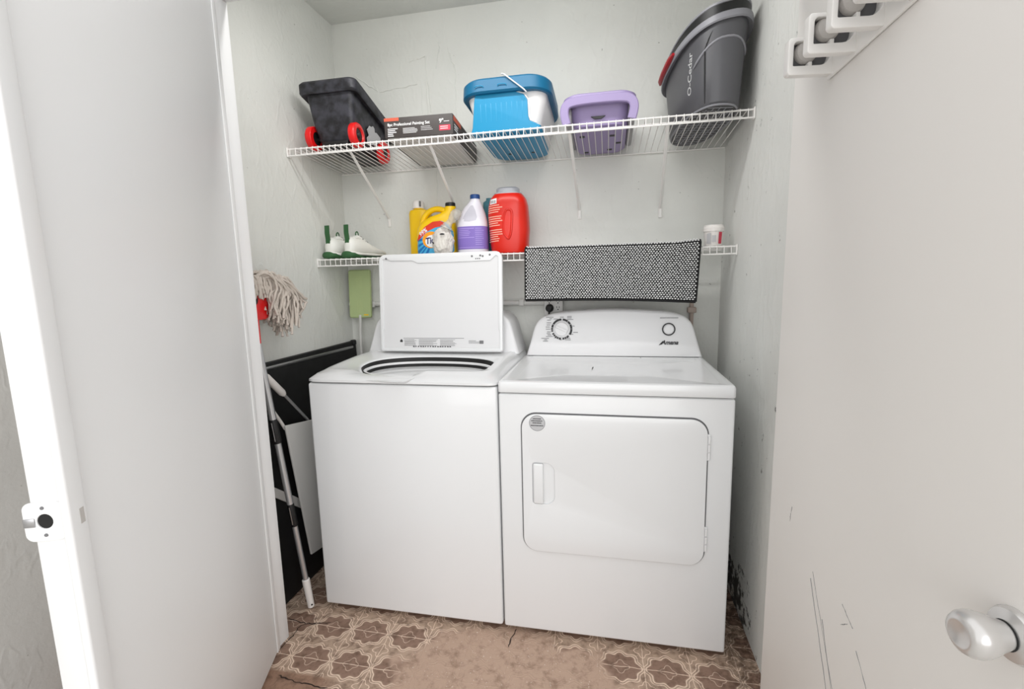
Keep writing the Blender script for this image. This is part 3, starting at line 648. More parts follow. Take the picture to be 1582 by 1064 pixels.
t = BM(); loft(t, [brg(.116, .231, ZD+.246, 2.5, T1, T2), brg(.117, .232, ZD+.278, 2.5, T1, T2), brg(.11, .225, ZD+.278, 2.5, T1, T2), brg(.10, .21, ZD+.24, 2.5, T1, T2)], False, False)
obj('wringer_collar', tilt(t), 'black', bk)
t = BM(); loft(t, [brg(.116, .231, ZD+.276, 2.5, T1, T2), brg(.119, .234, ZD+.278, 2.5, T1, T2), brg(.119, .234, ZD+.284, 2.5, T1, T2), brg(.11, .225, ZD+.286, 2.5, T1, T2)], False, False)
obj('top_edge', tilt(t), 'bucketrim', bk)
# base grid
t = BM()
def inb(x, y, f=.95):
    dx, dy = x-BC.x, y-BC.y; a = dx*math.cos(BA)+dy*math.sin(BA); b = -dx*math.sin(BA)+dy*math.cos(BA); return (abs(a)/(.088*f))**2.9+(abs(b)/(.170*f))**2.9 < 1
def bpt(a, b, z): return Vector((BC.x+a*math.cos(BA)-b*math.sin(BA), BC.y+a*math.sin(BA)+b*math.cos(BA), z))
for k in range(-4, 5): tube(t, [bpt(.020*k, -.188+.006*k*k, ZD+.001), bpt(.020*k, .188-.006*k*k, ZD+.001)], .0022, 6)
for k in range(-7, 8): tube(t, [bpt(-.080+.0008*k*k, .026*k, ZD+.001), bpt(.080-.0008*k*k, .026*k, ZD+.001)], .0022, 6)
tube(t, [v+Vector((0, 0, 0)) for v in brg(.085, .206, ZD+.002)], .0032, 6, True)
obj('base_ribs', tilt(t), 'bucketrim', bk)
t = BM(); loft(t, [brg(.083, .203, ZD+.0005), brg(.082, .202, ZD+.004)]); obj('base', tilt(t), 'bucketgrid', bk)
# swoosh rib + lever
rib = [v for v in brg(.1035, .2245, ZD+.165, 2.5, T1*.6, T2*.6)]
t = BM(); tube(t, [rib[k % 56]+Vector((0, 0, .022-.0016*(k-42)**2*.5)) for k in range(34, 50)], [.001]+[.004]*14+[.001], 8); obj('swoosh_rib', tilt(t), 'bucketrim', bk)
rl = brg(.131, .245, ZD+.240, 2.5, T1, T2)
t = BM(); tube(t, [rl[k] for k in range(24, 31)], [.004]+[.010]*5+[.005], 10); obj('lever', tilt(t), 'darkred', bk)
t = BM()
bs = brg(.0985, .2205, ZD+.125, 2.5, T1*.35, T2*.35)
bsA = brg(.096, .218, ZD+.09); bsB = brg(.105, .226, ZD+.19, 2.5, T1*.7, T2*.7)
def bwarp(u, v):     # lettering runs upwards along the left shoulder of the bucket
    i = 33.4-u/.021+v*6; k = int(math.floor(i)); fr_ = i-k; q = (v+.04)/.10
    a = bsA[k % 56].lerp(bsA[(k+1) % 56], fr_); b = bsB[k % 56].lerp(bsB[(k+1) % 56], fr_); p = a.lerp(b, q)
    c = Vector((BC.x, BC.y, p.z)); return c+(p-c)*1.008
text(t, 'O-Cedar', .036, None, .0003, warp=lambda c: bwarp(c.y*.9, c.x-.07), bold=.0006, shear=.2); obj('logo_lettering', tilt(t), 'white', bk)
t = BM(); tube(t, [bsA[37].lerp(bsB[37], q)*1.0+Vector((0, -.001, 0)) for q in (-.75, -.4, 0, .4, .8)]+[bsA[38].lerp(bsB[38], 1.05), bsA[39].lerp(bsB[39], 1.25)], [.001, .0022, .0026, .0026, .0026, .0022, .001], 6); obj('panel_seam', tilt(t), 'black', bk)

# ------------------------------------------------------------------ lower shelf
ZL = 1.3590
# sneakers
def sneaker(nm, loc, ang, label, scale=1):
    root = thing(nm, loc, label, 'shoe', 'white and green sneakers'); Mz = at(*loc) @ Matrix.Rotation(ang, 4, 'Z') @ Matrix.Scale(scale, 4)
    # local x = towards the toe, heel at 0
    def sec(x, w, z0, z1, sq=2.6, n=20):
        out = []
        for k in range(n):
            a = 2*PI*k/n; c, s = math.cos(a), math.sin(a); y = w*math.copysign(abs(c)**(2/sq), c); z = (z0+z1)/2+(z1-z0)/2*math.copysign(abs(s)**(2/sq), s)
            out.append(Mz @ Vector((x, y*(1 if s < 0 else 1-.35*s*min(1, (z1-z0)/.09)), z)))
        return out
    t = BM(); loft(t, [sec(.002, .012, .03, .075), sec(.008, .026, .026, .098), sec(.03, .034, .026, .112), sec(.06, .037, .026, .106), (sec(.085, .038, .026, .106)), sec(.11, .039, .026, .103), sec(.15, .042, .026, .083), sec(.20, .045, .026, .062), sec(.25, .042, .026, .050), sec(.275, .030, .026, .042), sec(.285, .012, .028, .036)])
    obj('upper', t, 'shoe', root, sharp=60)
    t = BM(); loft(t, [sec(-.006, .014, .010, .036), sec(.002, .032, .008, .040), sec(.03, .040, .010, .036), sec(.09, .040, .014, .030), sec(.18, .046, .012, .030), sec(.24, .045, .013, .030), sec(.278, .030, .016, .030), sec(.291, .010, .020, .028)]); obj('midsole', t, 'shoe', root, sharp=60)
    t = BM(); loft(t, [sec(-.014, .012, .004, .028), sec(-.006, .034, 0, .036), sec(.02, .043, 0, .034), sec(.055, .041, 0, .022), sec(.09, .037, .002, .010), sec(.2, .042, .001, .013), sec(.285, .012, .008, .016)]); obj('outsole', t, 'shoegreen', root, sharp=60)
    t = BM(); loft(t, [[Mz @ Vector((x+dx, y, z)) for y, dx in ((-.013, 0), (.013, 0), (.013, .007), (-.013, .007))] for x, z in ((.003, .078), (.004, .10), (.000, .130), (.002, .170))]); obj('heel_tab', t, 'shoegreen', root)
    t = BM(); loft(t, [sec(.052, .020, .10, .112), sec(.075, .022, .098, .122), sec(.10, .022, .090, .114), sec(.13, .022, .078, .098)]); obj('tongue', t, 'shoe', root)
    t = BM(); tube(t, [Mz @ Vector((.082+.010*math.cos(a), 0, .124+.016*math.sin(a))) for a in [PI*k/8-.3 for k in range(11)]], .0028, 6); obj('pull_loop', t, 'shoegreen', root)
    t = BM()
    for k in range(5):
        x = .10+.021*k; z = .112-.0118*k
        tube(t, spline([Mz @ Vector((x, -.024, z-.012)), Mz @ Vector((x+.003, -.008, z+.002)), Mz @ Vector((x+.006, .010, z+.003)), Mz @ Vector((x+.010, .024, z-.012))], 4), .0022, 6)
    obj('laces', t, 'lace', root)
    return root
sneaker('sneaker', (-.880, .464, ZL), math.radians(80), 'leftmost white and green sneaker, toe hidden by the other', .86)
sneaker('sneaker', (-.785, .462, ZL), math.radians(77), 'white and green sneaker nearer the washer lid, showing its laces', .86)

def rsec(x, y, hx, hy, z, n=3, N=40):
    out = []
    for k in range(N):
        a = 2*PI*k/N; c, s = math.cos(a), math.sin(a); out.append(Vector((x+hx*math.copysign(abs(c)**(2/n), c), y+hy*math.copysign(abs(s)**(2/n), s), z)))
    return out
# plain yellow bottle
yb = thing('bottle', (-.507, .655, ZL), 'plain yellow bottle with a white cap behind the detergent jug', 'bottle')
t = BM(); loft(t, [rsec(-.507, .655, .046, .038, ZL), rsec(-.507, .655, .050, .042, ZL+.006), rsec(-.507, .655, .050, .042, ZL+.20), rsec(-.507, .655, .046, .038, ZL+.215), rsec(-.512, .655, .026, .024, ZL+.222, 2.2), rsec(-.512, .655, .022, .022, ZL+.230, 2)]); obj('body', t, 'yellow', yb)
t = BM(); loft(t, [rsec(-.515, .655, .027, .027, ZL+.226, 2), rsec(-.515, .655, .027, .027, ZL+.250, 2), rsec(-.515, .655, .022, .022, ZL+.260, 2), rsec(-.515, .655, .016, .016, ZL+.264, 2)]); obj('cap', t, 'capwhite', yb)
t = BM(); rbox(t, -.500, -.494, .625, .635, ZL+.232, ZL+.256, .001); obj('cap_spout', t, 'lace', yb)

# detergent jug
td = thing('detergent_jug', (-.40, .572, ZL), 'yellow detergent jug with looped handle and blue and orange label', 'jug')
t = BM(); loft(t, [rsec(-.398, .572, .082, .038, ZL), rsec(-.398, .572, .090, .044, ZL+.008), rsec(-.398, .572, .091, .046, ZL+.09), rsec(-.396, .572, .088, .046, ZL+.125), rsec(-.388, .572, .075, .043, ZL+.152), rsec(-.372, .572, .052, .036, ZL+.172), rsec(-.350, .572, .032, .028, ZL+.184), rsec(-.334, .572, .026, .026, ZL+.196, 2), rsec(-.331, .572, .025, .025, ZL+.214, 2)]); obj('body', t, 'yellow', td)
t = BM(); tube(t, spline([(-.468, .572, ZL+.115), (-.462, .572, ZL+.158), (-.438, .572, ZL+.192), (-.40, .572, ZL+.207), (-.362, .572, ZL+.200), (-.335, .572, ZL+.180)], 6), .013, 12, flat=1.1); obj('handle', t, 'yellow', td)
t = BM(); lathe(t, [(.022, 0), (.0225, .002), (.0225, .015), (.020, .018), (.001, .018)], 24, at(-.331, .572, ZL+.213)); obj('cap', t, 'black', td)
def ontide(c): 
    hx = .0905+.0; q = abs((c.x+.398)/hx); q = min(q, .985); return Vector((c.x, .572-.0465*(1-q**3)**(1/3)-.0006-c.z, c.y))
def grid_plate(bm, pts, warp, nz=0, fine=.012):
    """filled outline wrapped on to a curved front"""
    t = bmesh.new(); vs = [t.verts.new((x, z, nz)) for x, z in pts]; t.faces.new(vs); bmesh.ops.triangulate(t, faces=t.faces)
    for _ in range(5):
        long = [e for e in t.edges if e.calc_length() > fine]
        if not long: break
        bmesh.ops.subdivide_edges(t, edges=long, cuts=1, use_grid_fill=False); bmesh.ops.triangulate(t, faces=t.faces)
    for v in t.verts: v.co = warp(v.co)
    merge(bm, t)
lo = [(-.486, ZL+.02), (-.482, ZL+.010), (-.32, ZL+.010), (-.312, ZL+.02), (-.312, ZL+.10), (-.33, ZL+.135), (-.36, ZL+.150), (-.40, ZL+.147), (-.44, ZL+.125), (-.47, ZL+.095), (-.487, ZL+.065)]
t = BM(); grid_plate(t, lo, ontide); lab = obj('label', t, 'skyblue', td)
t = BM()
for k in range(5):
    a = math.radians(178+17*k); c0 = (-.40, ZL+.075); r_ = .10
    def cl(p): return (max(-.486, min(-.314, p[0])), max(ZL+.011, p[1]))
    grid_plate(t, [c0, cl((c0[0]+r_*math.cos(a), c0[1]+r_*math.sin(a))), cl((c0[0]+r_*math.cos(a+.15), c0[1]+r_*math.sin(a+.15)))], ontide, .0004)
obj('label_rays', t, 'deepblue', lab)
t = BM(); grid_plate(t, [(-.487, ZL+.064), (-.462, ZL+.078), (-.43, ZL+.105), (-.39, ZL+.122), (-.345, ZL+.128), (-.345, ZL+.142), (-.365, ZL+.150), (-.40, ZL+.1475), (-.44, ZL+.126), (-.47, ZL+.096)], ontide, .0006); obj('label_band', t, 'tidered', lab)
t = BM(); grid_plate(t, [(-.410+.042*math.cos(k*PI/14), ZL+.070+.036*math.sin(k*PI/14)) for k in range(28)], ontide, .0006); obj('label_ring', t, 'tideorange', lab)
t = BM(); grid_plate(t, [(-.405+.033*math.cos(k*PI/14), ZL+.064+.027*math.sin(k*PI/14)) for k in range(28)], ontide, .0010)
text(t, '99%', .026, None, .0002, warp=lambda c: ontide(Vector((-.462+c.x*.83-c.y*.4, ZL+.086+c.x*.52+c.y*.9, .0010+c.z))), bold=.0006)
obj('label_print', t, 'white', lab)
t = BM(); text(t, 'Tide', .040, None, .0002, warp=lambda c: ontide(Vector((-.436+c.x*.80+c.y*.05, ZL+.052+c.y*.95+c.x*.10, .0014+c.z))), bold=.0012)
obj('label_lettering', t, 'tidenavy', lab)

# knotted plastic bag
bgx = thing('plastic_bag', (-.335, .475, ZL), 'crumpled clear plastic bag with printed bits, in front of the detergent jug', 'bag')
def crumple(seed, c, rx, ry, rz, amp, fr=5, sub=5, zmin=None):
    t = bmesh.new(); bmesh.ops.create_icosphere(t, subdivisions=sub, radius=1)
    for v in t.verts:
        n = v.co.normalized(); d = 1+amp*(noise.noise(n*fr*.5+Vector((seed, 0, 0)))+.6*abs(noise.noise(n*fr+Vector((0, seed, 0))))+.25*noise.noise(n*fr*2.6))
        p = Vector((c[0]+rx*n.x*d, c[1]+ry*n.y*d, c[2]+rz*n.z*d))
        if zmin is not None: p.z = max(p.z, zmin)
        v.co = p
    return t
t = BM(); merge(t, crumple(3.3, (-.341, .482, ZL+.056), .046, .024, .058, .26, 3.2, 5, ZL+.0005)); obj('bag_body', t, 'bag', bgx, sharp=80)
t = BM(); pts = [(-.322, .482, ZL+.112), (-.312, .484, ZL+.130), (-.296, .488, ZL+.150), (-.278, .49, ZL+.172), (-.270, .49, ZL+.188)]
sp_ = spline(pts, 5); tube(t, sp_, [.030, .027, .024, .021, .018, .015, .013, .012, .013, .015, .017, .019, .021, .022, .022, .022, .021, .019, .017, .014, .010][:len(sp_)], 14)
for v in t.verts: v.co += Vector((noise.noise(v.co*90), noise.noise(v.co*90+Vector((5, 0, 0))), noise.noise(v.co*90+Vector((0, 5, 0)))))*.006
obj('bag_neck', t, mat('clear_bag_film', S(214, 210, 202), .15, alpha=.45, bump=(70, .8, .005)), bgx, sharp=80)
for (x, z, w, h) in ((-.333, ZL+.086, .011, .0035), (-.374, ZL+.050, .0035, .0045)):
    t = BM(); lathe(t, [(1, 0), (.7, .002)], 12, at(x, .453 if z < ZL+.1 else .460, z) @ FRONT @ Matrix.Diagonal((w, h, 1, 1))); obj('printed_spot', t, 'ink', bgx)

# bleach bottle
bl_ = thing('bottle', (-.222, .548, ZL), 'milky white bottle with blue cap and purple label', 'bottle')
BXc, BYc = -.224, .548
t = BM(); loft(t, [rsec(BXc, BYc, .060, .045, ZL, 2.6), rsec(BXc, BYc, .066, .050, ZL+.006, 2.6), rsec(BXc, BYc, .0665, .0505, ZL+.128, 2.6), rsec(BXc, BYc, .064, .048, ZL+.148, 2.5), rsec(BXc+.002, BYc, .055, .042, ZL+.175, 2.3), rsec(BXc+.006, BYc, .042, .035, ZL+.200, 2.1), rsec(BXc+.012, BYc, .028, .027, ZL+.220, 2), rsec(BXc+.014, BYc, .021, .021, ZL+.232, 2), rsec(BXc+.014, BYc, .020, .020, ZL+.24, 2)]); obj('body', t, 'bleach', bl_)
t = BM(); lathe(t, [(.021, 0), (.0215, .002), (.0215, .016), (.019, .019), (.001, .019)], 24, at(BXc+.014, BYc, ZL+.236)); obj('cap', t, 'navy', bl_)
def onbl(c):
    q = min(abs((c.x-BXc)/.0672), .995); return Vector((c.x, BYc-.0512*(1-q**2.6)**(1/2.6)-c.z, c.y))
t = BM(); LB = [Vector((x, y, z)) for x, y, z in ()]
loft(t, [rsec(BXc, BYc, .0672, .0512, ZL+.022, 2.6), rsec(BXc, BYc, .0672, .0512, ZL+.118, 2.6)], False, False); lb = obj('label', t, 'lilac', bl_)
t = BM()
for x0, x1, z in ((-.284, -.205, ZL+.108), (-.284, -.205, ZL+.070), (-.284, -.16, ZL+.028)): grid_plate(t, [(x0, z), (x1, z), (x1, z+.0025), (x0, z+.0025)], onbl, .0005)
for k in range(9): grid_plate(t, [(-.200, ZL+.108-.0085*k), (-.200+random.uniform(.02, .036), ZL+.108-.0085*k), (-.166, ZL+.110-.0085*k), (-.200, ZL+.110-.0085*k)], onbl, .0005)
for k in range(4): grid_plate(t, [(-.276, ZL+.100-.007*k), (-.276+random.uniform(.04, .06), ZL+.100-.007*k), (-.225, ZL+.1025-.007*k), (-.276, ZL+.1025-.007*k)], onbl, .0005)
obj('label_print', t, 'lilac2', lb)
bprof = [(.128, 0, .0665, .0505), (.148, 0, .064, .048), (.175, .002, .055, .042), (.200, .006, .042, .035), (.220, .012, .028, .027)]
def onneck(c):
    z = c.y-ZL; k = 0
    while k < 3 and bprof[k+1][0] < z: k += 1
    f_ = (z-bprof[k][0])/(bprof[k+1][0]-bprof[k][0]); o, a, b = [bprof[k][m]+(bprof[k+1][m]-bprof[k][m])*f_ for m in (1, 2, 3)]
    q = min(abs((c.x-BXc-o)/a), .99); return Vector((c.x, BYc-b*(1-q**2.4)**(1/2.4)-c.z, c.y))
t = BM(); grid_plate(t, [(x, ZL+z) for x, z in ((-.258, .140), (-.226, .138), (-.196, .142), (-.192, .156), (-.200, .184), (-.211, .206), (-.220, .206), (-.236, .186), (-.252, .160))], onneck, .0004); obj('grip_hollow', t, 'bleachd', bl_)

# teal bottle behind
te = thing('bottle', (-.165, .665, ZL), 'teal bottle mostly hidden behind the red tub and milky bottle', 'bottle')
t = BM(); loft(t, [rsec(-.165, .665, .034, .030, ZL), rsec(-.165, .665, .038, .034, ZL+.006), rsec(-.165, .665, .038, .034, ZL+.215), rsec(-.168, .665, .034, .03, ZL+.236), rsec(-.17, .665, .024, .024, ZL+.244, 2.2)]); obj('body', t, 'teal', te)
t = BM(); lathe(t, [(.02, 0), (.02, .012), (.001, .013)], 20, at(-.17, .665, ZL+.243)); obj('cap', t, 'teal', te)

# red tub of pods
rd = thing('detergent_tub', (-.068, .56, ZL), 'orange-red rounded detergent tub with grey cap', 'tub')
PX, PY = -.0635, .568
prof = [(0, .070, .050), (.005, .078, .056), (.03, .082, .060), (.10, .0875, .065), (.16, .088, .066), (.20, .085, .064), (.228, .078, .058), (.245, .066, .050), (.250, .060, .046)]
t = BM(); loft(t, [rsec(PX-.003*(z > .1), PY, a, b, ZL+z, 2.7, 120) for z, a, b in prof]); obj('body', t, 'podred', rd)
t = BM(); loft(t, [rsec(PX-.004, PY, .060, .046, ZL+.246, 2.5), rsec(PX-.004, PY, .060, .046, ZL+.254, 2.5), rsec(PX-.004, PY, .050, .042, ZL+.257, 2.4), rsec(PX-.004, PY, .050, .042, ZL+.272, 2.4), rsec(PX-.004, PY, .044, .036, ZL+.277, 2.4)]); obj('cap', t, 'capgrey', rd)
def onpod(c):
    z = c.y-ZL; i = 0
    while i < len(prof)-2 and prof[i+1][0] < z: i += 1
    f_ = (z-prof[i][0])/(prof[i+1][0]-prof[i][0]); a = prof[i][1]+(prof[i+1][1]-prof[i][1])*f_; b = prof[i][2]+(prof[i+1][2]-prof[i][2])*f_
    q = min(abs((c.x-PX+.003*max(0, min(1, (z-.1)/.06)))/a), .99); return Vector((c.x, PY-b*(1-q**2.7)**(1/2.7)-c.z, c.y))
t = BM()
for k in range(17):
    z = ZL+.200-.0092*k
    if k in (4, 10): continue
    e = -.148+random.uniform(.045, .068); grid_plate(t, [(-.150, z-.004), (e, z-.001), (e, z+.0026), (-.150, z+.0002)], onpod, .0009, .005)
obj('printing', t, 'podtext', rd)
t = BM(); grid_plate(t, [(-.138, ZL+.205), (-.106, ZL+.208), (-.106, ZL+.230), (-.138, ZL+.227)], onpod, .0009, .005); pl_ = obj('symbol_panel', t, 'white', rd)
t = BM()
for k in range(3): grid_plate(t, [(-.134+.009*k, ZL+.210), (-.129+.009*k, ZL+.210), (-.129+.009*k, ZL+.222), (-.134+.009*k, ZL+.222)], onpod, .0011, .005)
obj('symbol', t, 'inkgrey', pl_)
t = BM(); gp = spline([onpod(Vector((x, ZL+z, -.001))) for x, z in ((-.062, .180), (-.046, .178), (-.040, .160), (-.042, .12), (-.046, .085), (-.056, .062), (-.066, .068))], 6); tube(t, gp, .0055, 10)
gp = spline([onpod(Vector((x, ZL+z, -.001))) for x, z in ((-.062, .180), (-.072, .16), (-.078, .12), (-.076, .085), (-.066, .068))], 6); tube(t, gp, .0045, 10); obj('grip', t, 'podred', rd)

# small white tub, right end
wt = thing('small_tub', (.760, .515, ZL), 'small white tub with a red label stripe at the right end of the lower shelf', 'tub')
t = BM(); lathe(t, [(.030, 0), (.032, .003), (.036, .08), (.0375, .056), (.0385, .070), (.036, .073), (.001, .073)], 32, at(.760, .515, ZL)); obj('pot', t, 'capwhite', wt)
def onwt(c): 
    r = .0325+.0042*(c.y-ZL)/.055+.0006; q = max(-.999, min(.999, (c.x-.760)/r)); return Vector((c.x, .515-r*math.sqrt(1-q*q)-c.z, c.y))
t = BM(); grid_plate(t, [(.772, ZL+.008), (.784, ZL+.008), (.786, ZL+.052), (.773, ZL+.052)], onwt, .0003); obj('red_stripe', t, 'pinkred', wt)
t = BM(); grid_plate(t, [(.732, ZL+.010), (.745, ZL+.008), (.744, ZL+.050), (.731, ZL+.048)], onwt, .0003); grid_plate(t, [(.748, ZL+.015), (.762, ZL+.015), (.762, ZL+.04), (.748, ZL+.04)], onwt, .0003); obj('label_print', t, 'sticker', wt)

# bath mat hung over the lower shelf's front
bm_ = thing('bath_mat', (.363, .44, 1.16), 'black and white nubby bath mat hanging over the lower shelf', 'bath mat')
MX0, MX1 = .027, .699
def matpt(u, s):
    """u across 0..1, s down from the shelf's top edge (negative = on top of the shelf)"""
    x0 = MX0-.003*s/.2; x1 = MX1-.012*max(s, 0)/.2; x = x0+(x1-x0)*u
    drop = .214+.014*u-.006*math.sin(PI*u)
    if s < 0: return Vector((x, .449-s, 1.3755+.006*sstep(.85, 1, u)))
    q = min(1, s/.012); z = 1.3755-(s*(drop/.214))*(1) + .006*sstep(.85, 1, u)*(1-s/.214)
    y = .449-.014*math.sin(q*PI/2)-.006*sstep(.5, 1, u)*sstep(.0, .2, s)-.004*math.sin(u*7)*s/.2
    return Vector((x, y, z))
t = BM(); NU = 60; ss = [-.10, -.05, -.01, 0, .004, .008, .012]+[.012+.202*k/16 for k in range(1, 17)]
g0 = [[matpt(i/NU, s) for s in ss] for i in range(NU+1)]
th = .005
outer = [[p+Vector((0, 0, .002)) if s < 0 else p for p, s in zip(r, ss)] for r in g0]
inner_ = [[p+(Vector((0, .0, -.001)) if s < 0 else Vector((0, th*.6, 0))) for p, s in zip(r, ss)] for r in g0]
loft(t, [a+b[::-1] for a, b in zip(outer, inner_)]); obj('backing', t, 'rugblack', bm_, sharp=60)
t = BM(); base_ = bmesh.new(); bmesh.ops.create_icosphere(base_, subdivisions=1, radius=1); bv = [v.co.copy() for v in base_.verts]; bf = [[v.index for v in f.verts] for f in base_.faces]; base_.free()
NC, NRW = 62, 31
for r in range(NRW):
    s = -.003+.2085*r/(NRW-1)
    for c in range(NC):
        u = (c+.5*(r % 2)+.4)/(NC+.4); p = matpt(u, s)+Vector((random.uniform(-.0006, .0006), -.0035 if s > .006 else -.001, random.uniform(-.0006, .0006)+(.003 if s < .006 else 0)))
        rx = .0042*random.uniform(.88, 1.1); vs = [t.verts.new(p+Vector((q.x*rx, q.y*.0042, q.z*.0030))) for q in bv]
        for f in bf: t.faces.new([vs[i] for i in f])
obj('nubs', t, 'rugwhite', bm_, sharp=80)
t = BM()
for u in (0, 1):
    pts = [matpt(u, s)+Vector((0, -.002, 0)) for s in ss[3:]]; tube(t, pts, .0042, 8)
tube(t, [matpt(i/NU, .214)+Vector((0, -.001, -.001)) for i in range(NU+1)], .0040, 8); obj('bound_edge', t, 'rugblack', bm_)

# ------------------------------------------------------------------ back wall fittings
ol = thing('electrical_outlet', (.115, YB, 1.12), 'white double electrical outlet on the back wall above the dryer', 'outlet')
t = BM(); rbox(t, .068, .155, YB-.030, YB-.0005, 1.055, 1.165, .003); obj('surface_box', t, 'galv', ol)
t = BM(); plate(t, [rr2(.070, .153, 1.057, 1.163, .006)], .004, at(0, YB-.030, 0) @ FRONT, .0012); pl2 = obj('cover_plate', t, 'outlet', ol)
for (cx, cz) in ((.132, 1.142), (.132, 1.112), (.132, 1.078), (.092, 1.142)):
    t = BM(); rbox(t, cx-.007, cx-.0045, cz, cz+.009, .004, .0046, 0, 1, at(0, YB-.030, 0) @ FRONT); rbox(t, cx+.0045, cx+.007, cz, cz+.009, .004, .0046, 0, 1, at(0, YB-.030, 0) @ FRONT); lathe(t, [(.003, .004), (.003, .0046)], 10, at(0, YB-.030, 0) @ FRONT @ at(cx, cz-.006, 0)); obj('socket_slot', t, 'ink', pl2)
pg = thing('power_plug', (.094, YB-.034, 1.112), 'round black plug in the outlet above the dryer, cord hanging down', 'plug')
t = BM(); lathe(t, [(.018, .0002), (.019, .004), (.017, .022), (.011, .030), (.001, .031)], 24, at(.094, YB-.034, 1.113) @ FRONT); obj('plug_body', t, 'rubber', pg)
t = BM(); tube(t, spline([(.094, YB-.058, 1.108), (.094, YB-.060, 1.09), (.093, YB-.05, 1.05), (.09, YB-.030, .98), (.09, YB-.025, .60), (.09, YB-.025, .3)], 6), .0045, 8); obj('cord', t, 'rubber', pg)
cd = thing('wall_conduit', (-.4, YB, 1.14), 'white painted conduit running along the back wall behind the lid', 'conduit')
t = BM(); tube(t, [(XL+.004, YB-.014, 1.141), (.067, YB-.014, 1.136)], .0125, 14); obj('pipe', t, 'galv', cd)
t = BM()
for x in (-.80, -.04): rbox(t, x-.012, x+.012, YB-.030, YB-.0006, 1.124, 1.155, .004)
obj('pipe_strap', t, 'galv', cd)
t = BM(); tube(t, [(.718, YB-.012, 1.16), (.718, YB-.012, .60)], .009, 12); rbox(t, .70, .736, YB-.03, YB-.0006, 1.085, 1.11, .004); tag(obj('water_pipe', t, mat('dull_pipe', S(176, 160, 150), .6), base=(.718, YB, .6)), 'dull vertical pipe on the back wall right of the dryer', 'pipe')
t = BM(); tube(t, spline([(.47, YB-.001, 1.165), (.47, YB-.02, 1.155), (.47, YB-.024, 1.14), (.47, YB-.014, 1.132), (.47, YB-.006, 1.14)], 5), .0022, 6); tag(obj('wall_hook', t, 'galv', base=(.47, YB, 1.14)), 'small white screw hook below the bath mat', 'hook')

# ------------------------------------------------------------------ things on the left
# black board leaning on the left wall
pb = thing('black_board', (XL+.03, .36, 0), 'large black board standing against the left wall', 'board')
def bdx(z): return XL+.040-.030*z          # leans to the wall
t = BM(); loft(t, [[Vector((bdx(z)+dx, y, z)) for dx, y in ((-.010, -.13), (.010, -.13), (.010, .695), (-.010, .695))] for z in (.001, .955)]); obj('panel', t, 'blackgloss', pb)
t = BM(); tube(t, [(bdx(.940)+.012, -.12, .938), (bdx(.93)+.012, .66, .928)], .0042, 8, flat=1.6); obj('metal_trim', t, 'steel', pb)
t = BM(); rbox(t, bdx(.95)-.004, bdx(.95)+.02, .665, .69, .935, .962, .006); obj('corner_clip', t, 'black', pb)
t = BM(); loft(t, [[Vector((bdx(.4)+.010+dx, y, z+dz)) for dx, dz in ((0, -.02), (.008, -.02), (.008, .02), (0, .02))] for y, z in ((-.09, .535), (.28, .235))]); obj('brace_strip', t, 'galv', pb)

# flat white panel with rod handle
pn = thing('long_handled_dustpan', (-.80, .1, 0), 'flat white panel on a thin rod with white grip, beside the washing machine', 'dustpan')
MPn = Matrix(((0, .02, 1, -.846), (math.cos(.16), -math.sin(.17)*-1*-1, 0, .034), (-math.sin(.16), math.cos(.17), .0, .718), (0, 0, 0, 1)))
MPn = MPn @ Matrix(((1, 0, 0, 0), (0, 1, 0, 0), (0, 0, 1, 0), (0, 0, 0, 1)))
t = BM(); rbox(t, 0, .24, -.60, 0, -.004, .006, .003, 3, MPn)
obj('pan', t, 'galv', pn)
pth = [Vector((-.868, -.02, .925)), Vector((-.862, .068, .830))]
t = BM(); tube(t, [pth[0], pth[0].lerp(pth[1], .1), pth[1].lerp(pth[0], .1), pth[1]], [.010, .0135, .0135, .009], 12); obj('grip', t, 'capwhite', pn)
t = BM(); tube(t, [pth[1], Vector((-.862, .187, .702)), Vector((-.84, .30, .52)), Vector((-.78, .62, .003))], .006, 10); obj('rod', t, 'poleg', pn)
t = BM(); tube(t, [Vector((-.862, -.05, .86)), Vector((-.858, .03, .735)), Vector((-.857, .05, .70))], .006, 8); obj('side_rod', t, 'capwhite', pn)

# string mop: handle on the floor, head up
mp = thing('string_mop', (-.769, -.007, 0), 'string mop standing head up with red clamp and telescopic silver pole', 'mop')
P0, P1 = Vector((-.769, -.007, .004)), Vector((-.826, -.088, 1.050)); pd = P1-P0
def pp(f): return P0+pd*f
fz = lambda z: (z-.004)/1.046
t = BM(); tube(t, [pp(0), pp(.004), pp(fz(.125)), pp(fz(.128))], [.008, .0125, .0145, .012], 14); gr_ = obj('end_grip', t, 'capwhite', mp)
t = BM(); lathe(t, [(.0032, 0), (.0032, .002)], 10, Matrix.Translation(pp(fz(.022))+Vector((.011, -.0085, .0))) @ Matrix.Rotation(math.radians(60), 4, 'Z') @ Matrix.Rotation(PI/2, 4, 'X')); obj('hang_hole', t, 'rubber', gr_)
t = BM(); tube(t, [pp(fz(.12)), pp(fz(.36))], .0098, 16); obj('pole_section', t, 'poleg', mp)
t = BM(); tube(t, [pp(fz(.44)), pp(fz(.69))], .0112, 16); obj('pole_section', t, 'poleg', mp)
t = BM(); tube(t, [pp(fz(.77)), pp(fz(1.05))], .0122, 16); obj('pole_section', t, 'poleg', mp)
